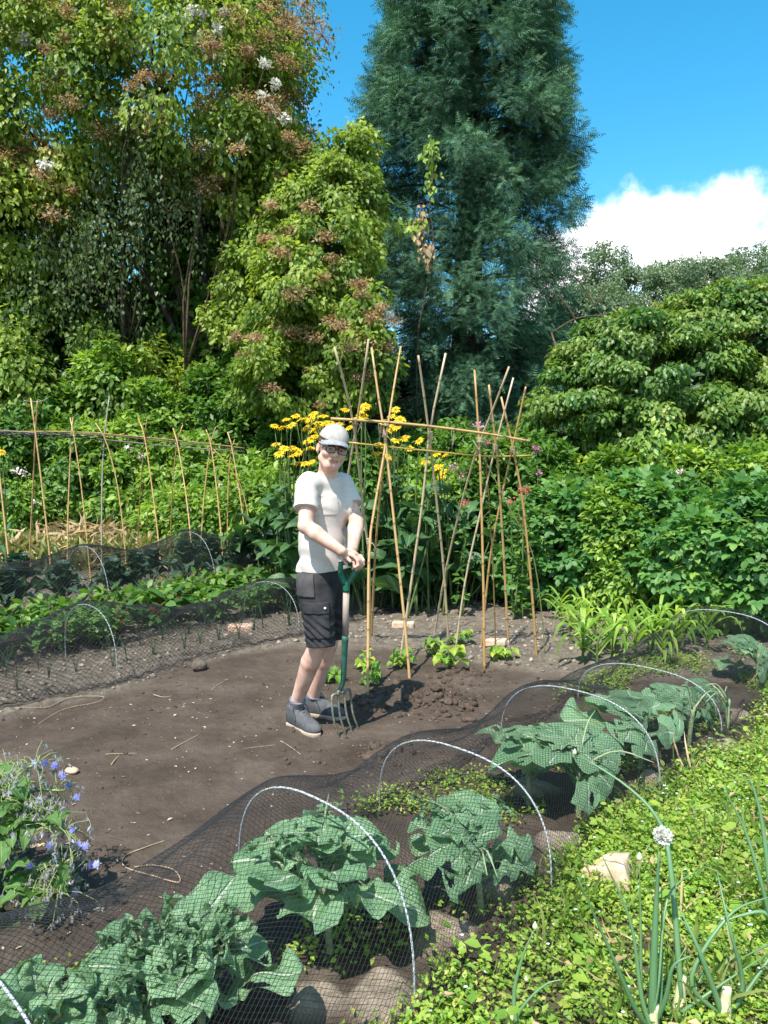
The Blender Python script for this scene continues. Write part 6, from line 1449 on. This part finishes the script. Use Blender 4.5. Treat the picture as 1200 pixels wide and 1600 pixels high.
# skin colour regions: rnd 0 = skin, higher = beard / lips / brow
hl = V-HC; hs_ = hl@HS; hf = hl@HF; hu = hl@HU
beard = sm(-.026, -.046, hu)*sm(-.15, -.10, hu)*sm(.0, .03, hf)*(hu > -.13)
beard = np.maximum(beard, sm(.02, .012, np.abs(hu+.042))*sm(.03, .02, np.abs(hs_))*sm(.07, .085, hf)*.8)
lips = sm(.029, .020, np.abs(hs_))*sm(.0075, .005, np.abs(hu+.0575))*sm(.072, .08, hf)
brow = sm(.011, .007, np.abs(hu-.030-(.03-np.abs(hs_))*.05))*sm(.006, .012, np.abs(hs_))*sm(.05, .045, np.abs(hs_))*sm(.06, .07, hf)
inhead = (np.abs(hu) < .16) & (np.abs(hs_) < .12)
reg = np.where(inhead, np.maximum.reduce([beard*.13, brow*.75, lips*.9]), 0)
def skin_mat():
    m, nt, N, L = new_mat('skin'); at = N('ShaderNodeAttribute'); at.attribute_name = 'rnd'
    tc = N('ShaderNodeTexCoord'); no = N('ShaderNodeTexNoise'); no.inputs['Scale'].default_value = 14; no.inputs['Detail'].default_value = 6; L(tc.outputs['Object'], no.inputs[0])
    r1 = ramp(nt, [(.50, .265, .20), (.65, .40, .31), (.71, .485, .39)], [.3, .5, .72]); L(no.outputs['Fac'], r1.inputs[0])
    n3 = N('ShaderNodeTexNoise'); n3.inputs['Scale'].default_value = 160; n3.inputs['Detail'].default_value = 2; L(tc.outputs['Object'], n3.inputs[0]); rf = ramp(nt, [(0, 0, 0), (1, 1, 1)], [.62, .75]); L(n3.outputs['Fac'], rf.inputs[0])
    mf = N('ShaderNodeMath'); mf.operation = 'MULTIPLY'; L(rf.outputs[0], mf.inputs[0]); mf.inputs[1].default_value = .35
    mx0 = N('ShaderNodeMix'); mx0.data_type = 'RGBA'; L(mf.outputs[0], mx0.inputs[0]); L(r1.outputs[0], mx0.inputs[6]); mx0.inputs[7].default_value = (.42, .2, .12, 1)
    r2 = ramp(nt, [(.62, .37, .285), (.36, .17, .09), (.10, .05, .028), (.52, .23, .19)], [0, .42, .75, .9]); L(at.outputs['Fac'], r2.inputs[0])
    st_ = N('ShaderNodeMapRange'); st_.inputs[1].default_value = .02; st_.inputs[2].default_value = .3; L(at.outputs['Fac'], st_.inputs[0])
    mx = N('ShaderNodeMix'); mx.data_type = 'RGBA'; L(st_.outputs[0], mx.inputs[0]); L(mx0.outputs[2], mx.inputs[6]); L(r2.outputs[0], mx.inputs[7])
    pb = N('ShaderNodeBsdfPrincipled'); pb.inputs['Roughness'].default_value = .5; pb.inputs['Subsurface Weight'].default_value = .15; pb.inputs['Subsurface Radius'].default_value = (.02, .008, .004); pb.inputs['Subsurface Scale'].default_value = .3; L(mx.outputs[2], pb.inputs['Base Color'])
    bp = N('ShaderNodeBump'); bp.inputs['Strength'].default_value = .15; bp.inputs['Distance'].default_value = .003; L(n3.outputs['Fac'], bp.inputs['Height']); L(bp.outputs[0], pb.inputs['Normal'])
    o = N('ShaderNodeOutputMaterial'); L(pb.outputs[0], o.inputs[0]); return m
MB().add(V, Q, reg).build('body', skin_mat(), per, True)

# --- t-shirt
M_SHIRT = surf_mat('tshirt_cotton', (.55, .485, .435), (.60, .535, .485), 35, .9, .2, bscale=420, stretch=(1, 1, 2.5), bdist=.002)
M_SHORT = surf_mat('shorts_cotton', (.017, .017, .020), (.036, .035, .038), 18, .85, .4, bscale=300, bdist=.002)
s_ = SDF((-.66, 4.0, .80), (-.05, 4.72, 1.56), .004)
hemc = P(505, 884, 4.33)
s_.cone(hemc-A_(0, 0, .09), waist, .168, .144, .05, bodyF, 1.2); s_.cone(waist, chest, .138, .138, .05, bodyF, 1.2); s_.cone(chest, neckb-A_(0, 0, .055), .138, .09, .05, bodyF, 1.2)
s_.cone(shR*.93+neckb*.07, shL*.93+neckb*.07, .061, .061, .04)
for sh, el in ((shR, elR), (shL, elL)):
    s_.cone(sh, sh*.35+el*.65, .064, .068, .025)
    d = nrm(el-sh)
g = s_.grid(); zz = g[..., 2]
g1 = (g-chest.astype(np.float32))
fold = .0055*snoise(g*np.array([1, 1, .4], np.float32)+.25*g[..., [2, 0, 1]], 30, 61)+.0065*snoise(g*np.array([1, 1, .6], np.float32), 12, 62)+.0035*snoise(g+.3*g[..., [2, 2, 0]], 48, 63)+.006*(1-np.abs(snoise((g+.6*g[..., [2, 1, 0]])*np.array([1, 1, .5], np.float32), 17, 64)))**3
low = np.exp(-((zz-hemc[2]-.05)/.06)**2); diag = .006*np.sin((zz*1.0+(g1@bodyS.astype(np.float32))*.5+.02*np.sin(zz*22))*75)*low
arm = np.exp(-(np.sum((g-(shR*.75+chest*.25-A_(0, 0, .07)).astype(np.float32))**2, -1))/.08**2); s_.f += (fold+diag+.007*arm*np.sin((g1@nrm(A_(.4, -.2, 1)).astype(np.float32))*120)).astype(np.float32)
# clip: sleeves, hem, neck
for sh, el in ((shR, elR), (shL, elL)):
    d = nrm(el-sh).astype(np.float32); cpos = (sh*.40+el*.60).astype(np.float32); dd = (g-cpos)@d
    rad_ = np.sqrt(np.maximum(np.sum((g-cpos)**2, -1)-dd**2, 0)); near = rad_ < .092
    s_.f = np.where(near & (dd > -.03) & (np.sum((g-chest.astype(np.float32))**2, -1) > .03), np.maximum(s_.f, dd), s_.f)
s_.plane(hemc-A_(0, 0, .022), A_(0.06, 0, -1))
s_.ell(neckb+A_(.01, -.012, .042)+HF*.02, [bodyS, bodyF, UPV], (.072, .074, .062), .01, 'sub')
sf_ = s_.f.copy(); V, Q = s_.mesh(); shirt = MB().add(V, Q).build('tshirt', M_SHIRT, per, True)
# chest pocket: a raised panel on the shirt front, and the collar rib
kp = SDF(s_.lo, s_.lo+s_.res*(s_.n-1), s_.res); kp.f = sf_-.0046; gp = kp.grid()[:sf_.shape[0], :sf_.shape[1], :sf_.shape[2]]-P(529, 790, 4.18).astype(np.float32)
bx = np.maximum(np.maximum(np.abs(gp@bodyS.astype(np.float32))-.05, np.abs(gp[..., 2])-.058), np.abs(gp@bodyF.astype(np.float32))-.10)
kp.f = np.maximum(np.maximum(kp.f, bx), -(sf_+.004)).astype(np.float32); V, Q = kp.mesh(); MB().add(V, Q).build('chest_pocket', M_SHIRT, shirt, True)
# --- shorts
h = SDF((-.62, 4.0, .36), (-.08, 4.74, 1.02), .004)
h.cone(pel+A_(0, 0, .045), pel-A_(0, 0, .03), .126, .140, .05, bodyF, 1.2)
hemR = P(501, 1010, 4.17); hemL = P(525, 990, 4.44)
h.cone(hipR-A_(0, 0, .04), hemR, .104, .080, .03); h.cone(hipL-A_(0, 0, .04), hemL, .100, .076, .012)
g = h.grid(); zz = g[..., 2]
h.f += (.0045*snoise(g*np.array([1, 1, 1.3], np.float32), 24, 71)+.005*snoise(g, 11, 72)+.0050*np.exp(-((zz-hemR[2]-.09)/.08)**2)*np.sin((zz+.5*g[..., 0]+.05*snoise(g, 13, 73))*120)).astype(np.float32)
kd = nrm(hemR-hipR); hm = np.maximum(0, zz*0)
h.plane(hemR-A_(0, 0, .0), A_(.05, -.1, -1))
V, Q = h.mesh(); shorts = MB().add(V, Q).build('shorts', M_SHORT, per, True)
hf_ = h.f.copy()
def patch(name, lo_px, hi_px, Y, off, mat, parent, depth=.10, dirv=None):
    """a raised panel that follows the shorts surface inside a box given by photo corners"""
    k = SDF(h.lo, h.lo+h.res*(h.n-1), h.res); k.f = hf_-off
    c0 = P((lo_px[0]+hi_px[0])/2, (lo_px[1]+hi_px[1])/2, Y); hx = (hi_px[0]-lo_px[0])/2*Y/1200; hz = (hi_px[1]-lo_px[1])/2*Y/1200
    gg = k.grid()-c0.astype(np.float32); n_ = min(k.f.shape[0], gg.shape[0])
    sh_ = k.f.shape; gg = gg[:sh_[0], :sh_[1], :sh_[2]]
    bx = np.maximum(np.maximum(np.abs(gg[..., 0]+gg[..., 2]*.08)-hx, np.abs(gg[..., 2])-hz), np.abs(gg[..., 1])-depth)
    k.f = np.maximum(k.f, bx).astype(np.float32); k.f = np.maximum(k.f, -(hf_+.006))
    V, Q = k.mesh(); return MB().add(V, Q).build(name, mat, parent, True)
M_SHORTP = surf_mat('shorts_pocket', (.040, .037, .038), (.075, .068, .068), 16, .85, .4, bscale=300, bdist=.002)
patch('cargo_pocket', (462, 896), (492, 931), 4.19, .010, M_SHORTP, shorts, .12)
patch('cargo_pocket', (475, 955), (516, 996), 4.15, .009, M_SHORT, shorts, .10)
patch('pocket_flap', (473, 941), (515, 958), 4.15, .015, M_SHORT, shorts, .10)
o = MB(); c = P(508.5, 949, 4.15); 
sl, gg = h.sub(c-.12, c+.12); ff = hf_[sl]; ins = np.argwhere(ff < .014); col_ = np.abs(gg[..., 0]-c[0])+np.abs(gg[..., 2]-c[2]); msk = (ff < .016) & (col_ < .008)
yb_ = gg[..., 1][msk].min() if msk.any() else c[1]-.08
cb = A_(c[0], yb_-.004, c[2]); tube(o, [cb+A_(0, .008, 0), cb, cb-A_(0, .002, 0)], [.0065, .0065, .005], 12); o.build('button', surf_mat('button_metal', (.6, .6, .58), (.75, .75, .72), 30, .35, 0), shorts, True)

# --- hair, cap, glasses, eyes
M_HAIR = surf_mat('hair', (.075, .04, .022), (.16, .09, .05), 90, .7, .5, stretch=(1, 1, .3), bdist=.003)
k = SDF(HC-.16, HC+.16, .003)
k.ell(hp(0, -.016, .026), HA, (.0795, .097, .096), .01)
for s2 in (-1, 1): k.cone(hp(s2*.074, .022, .03), hp(s2*.071, .026, -.028), .009, .005, .008)
k.plane(hp(0, .052, .0), nrm(HF+HU*.25)); k.plane(hp(0, -.06, -.058), nrm(-HU-HF*.15)); 
k.ell(hp(.08, .01, -.01), HA, (.022, .030, .040), .004, 'sub'); k.ell(hp(-.08, .01, -.01), HA, (.022, .030, .040), .004, 'sub')
V, Q = k.mesh(); MB().add(V, Q).build('hair', M_HAIR, per, True)
M_CAP = surf_mat('cap_cloth', (.31, .285, .255), (.39, .365, .335), 60, .9, .3, bscale=350, bdist=.0015)
M_CAPB = surf_mat('cap_brim', (.22, .22, .235), (.30, .30, .32), 60, .9, .3, bscale=350, bdist=.0015)
k = SDF(HC-.16, HC+.18, .003)
k.ell(hp(0, -.010, .040), HA, (.086, .107, .096), .01); k.cone(hp(0, -.012, .137), hp(0, -.012, .139), .007, .006, .004)
gk = k.grid()-HC.astype(np.float32); sx = gk@HS.astype(np.float32); fx = gk@HF.astype(np.float32); ux = gk@HU.astype(np.float32)
k.f += (.0012*np.cos(np.arctan2(sx, fx+.012)*6)*(ux > .03)).astype(np.float32)
k.plane(hp(0, .06, .050), nrm(-HU-HF*.10)); 
k.ell(hp(0, -.012, .030), HA, (.0805, .100, .094), .004, 'sub')
V, Q = k.mesh(); cap = MB().add(V, Q).build('cap', M_CAP, per, True)
nu, nv = 12, 25; U_, V_ = np.meshgrid(np.linspace(0, 1, nu), np.linspace(-1, 1, nv), indexing='ij')
th = V_*1.12; r0s, r0f = .087, .106; ext = .062*np.cos(V_*PI/2)**.55
sS = np.sin(th)*(r0s+.004*U_); fF = np.cos(th)*r0f-.010+U_*ext; uu = .058-.026*(np.abs(sS)/.085)**2-.010*U_-.008*U_**2+.002
top = HC+sS[..., None]*HS+fF[..., None]*HF+uu[..., None]*HU; bot = top-HU*.004
i, j = np.meshgrid(np.arange(nu-1), np.arange(nv-1), indexing='ij'); q4 = np.stack([i*nv+j, (i+1)*nv+j, (i+1)*nv+j+1, i*nv+j+1], -1).reshape(-1, 4); n0 = nu*nv
e = np.arange(nv-1)+(nu-1)*nv; edge = np.stack([e, e+n0, e+n0+1, e+1], -1)
MB().add(np.concatenate([top.reshape(-1, 3), bot.reshape(-1, 3)]), np.concatenate([q4, q4[:, ::-1]+n0, edge])).build('brim', M_CAPB, cap, True)
M_FRAMEG = surf_mat('spectacle_frame', (.012, .010, .012), (.03, .02, .022), 30, .3, 0, spec=.5)
m, nt, N, L = new_mat('lens'); gl = N('ShaderNodeBsdfGlossy'); gl.inputs['Roughness'].default_value = .03; gl.inputs['Color'].default_value = (.8, .75, .85, 1); tr = N('ShaderNodeBsdfTransparent'); tr.inputs[0].default_value = (.84, .81, .84, 1); ms = N('ShaderNodeMixShader'); ms.inputs[0].default_value = .10; L(tr.outputs[0], ms.inputs[1]); L(gl.outputs[0], ms.inputs[2]); oo = N('ShaderNodeOutputMaterial'); L(ms.outputs[0], oo.inputs[0]); M_LENS = m
gz_, gf_ = .006, .112
o = MB(); lens = []
for sgn in (-1, 1):
    th = np.linspace(0, 2*PI, 41); cx = np.sign(np.cos(th))*np.abs(np.cos(th))**.55*.0255; cu = np.sign(np.sin(th))*np.abs(np.sin(th))**.55*.018
    ring = np.array([hp(sgn*.0335+x, gf_-.05*abs(sgn*.0335+x)**1.0*.35, gz_+u-.002*(x*sgn > 0)) for x, u in zip(cx, cu)]); tube(o, ring, np.where(cu > 0, .0034, .0024), 6, cap=False); lens.append(ring[:-1])
    tube(o, curve_pts([hp(sgn*.0585, gf_-.022, gz_+.010), hp(sgn*.076, .075, gz_+.011), hp(sgn*.083, -.005, gz_+.012), hp(sgn*.083, -.02, gz_-.012)], 16), .0024, 6)
tube(o, curve_pts([hp(-.0085, gf_, gz_+.004), hp(0, gf_+.003, gz_+.007), hp(.0085, gf_, gz_+.004)], 8), .0022, 6)
gls = o.build('glasses', M_FRAMEG, per, True)
for ring in lens: MB().add(np.vstack([ring, ring.mean(0)[None]]), np.array([[i_, (i_+1) % len(ring), len(ring)] for i_ in range(len(ring))])).build('lens', M_LENS, gls)
m, nt, N, L = new_mat('eye'); at = N('ShaderNodeAttribute'); at.attribute_name = 'rnd'; rp = ramp(nt, [(.36, .32, .29), (.36, .32, .29), (.07, .08, .07), (.005, .005, .005)], [0, .3, .5, .85]); L(at.outputs['Fac'], rp.inputs[0]); pb = N('ShaderNodeBsdfPrincipled'); pb.inputs['Roughness'].default_value = .15; L(rp.outputs[0], pb.inputs['Base Color']); oo = N('ShaderNodeOutputMaterial'); L(pb.outputs[0], oo.inputs[0]); M_EYE = m
bm = bmesh.new(); bmesh.ops.create_uvsphere(bm, u_segments=20, v_segments=14, radius=1); EV = np.array([v.co[:] for v in bm.verts]); EFs = {}
for f in bm.faces: EFs.setdefault(len(f.verts), []).append([v.index for v in f.verts])
bm.free()
for sgn in (-1, 1):
    W = EV@np.array([HS, HF, HU]); d = EV@A_(0, 1, 0); MB().add(hp(sgn*.031, .0715, .004)+W*.0118, [np.array(v) for v in EFs.values()], np.where(d > .965, 1, np.where(d > .86, .5, 0))).build('eye', M_EYE, per, True)

# --- socks and shoes
M_SOCK = surf_mat('sock', (.10, .10, .125), (.24, .24, .27), 55, .95, .4, stretch=(.3, .3, 2.5), bscale=200, bdist=.002)
M_SHOE = surf_mat('shoe_leather', (.055, .058, .062), (.105, .108, .112), 22, .8, .4, bscale=120, bdist=.002)
M_SOLE = surf_mat('shoe_sole', (.32, .25, .19), (.46, .38, .30), 40, .85, .3)
M_LACE = surf_mat('shoe_lace', (.03, .03, .035), (.06, .06, .065), 40, .8, .1)
def shoe(an, heel, toe, kn, leg):
    F = toe-heel; F[2] = 0; Lh = np.linalg.norm(F); F = F/Lh; S = np.cross(F, UPV); S = S/np.linalg.norm(S); z0 = min(float(hgt(heel[:1], heel[1:2])[0]), float(hgt(toe[:1], toe[1:2])[0]))-.004
    o0 = np.array([heel[0], heel[1], z0]); ax = [F, S, UPV]
    W = lambda f_, s2, u_: o0+F*f_*Lh+S*s2+UPV*u_
    lo = np.minimum(W(-.1, -.1, 0), W(1.1, .1, 0)); hi_ = np.maximum(W(-.1, -.1, 0), W(1.1, .1, .2)); lo = np.minimum(lo, hi_)-.06; hi_ = np.maximum(lo, hi_)+.06
    k = SDF(lo, hi_, .0035)
    k.ell(W(.17, 0, .055), ax, (.055, .036, .050), .02); k.cone(W(.17, 0, .07), np.append(an[:2], z0+.115), .044, .046, .03)
    k.cone(W(.3, 0, .072), W(.72, 0, .045), .048, .040, .03, UPV, 1.05); k.cone(W(.27, 0, .11), W(.5, 0, .07), .036, .036, .03); k.ell(W(.80, 0, .038), ax, (.062, .046, .032), .03); k.ell(W(.45, 0, .03), ax, (.12, .040, .035), .03)
    d = nrm(kn-an); k.plane(np.append(an[:2], z0+.128), nrm(UPV+F*.2)); k.cone(np.append(an[:2], z0+.118), np.append(an[:2], z0+.2), .036, .046, .006, mode='sub')
    k.plane(W(0, 0, .022), -UPV)
    V, Q = k.mesh(); sh = MB().add(V, Q).build('shoe', M_SHOE, per, True)
    k = SDF(lo, hi_, .0035); k.ell(W(.17, 0, .02), ax, (.060, .041, .06), .03); k.cone(W(.2, 0, .02), W(.75, 0, .02), .044, .050, .03); k.ell(W(.80, 0, .02), ax, (.068, .051, .06), .03)
    k.plane(W(0, 0, .026), UPV); k.plane(W(0, 0, .0), -UPV); V, Q = k.mesh(); MB().add(V, Q).build('sole', M_SOLE, sh, True)
    o = MB()
    for q_ in range(5):
        f_ = .36+.075*q_; u_ = .142-.0125*q_; tube(o, curve_pts([W(f_, -.030, u_-.022), W(f_+.02, 0, u_-.004-.004*q_*.3), W(f_+.03, .030, u_-.022)], 10), .0028, 5)
    for sg in (-1, 1): tube(o, curve_pts([W(.34, 0, .142), W(.33, sg*.03, .148), W(.40, sg*.05, .12), W(.45, sg*.050, .095), W(.5, sg*.056, .06)], 14), .0024, 5)
    o.build('lace', M_LACE, sh, True)
    o = MB(); dv = nrm(kn-an); a = np.append(an[:2], z0+.06); e = an+dv*.06; t = np.linspace(0, 1, 14); tube(o, a+(e-a)*t[:, None], np.interp(t, [0, .5, .8, .82, 1], [.040, .041, .044, .047, .049])+.001*np.sin(t*40), 18); o.build('sock', M_SOCK, per, True)
shoe(anR, anR-FR*.075, anR+FR*.245, knR, 0)
shoe(anL, anL-FLd*.075, anL+FLd*.235, knL, 1)
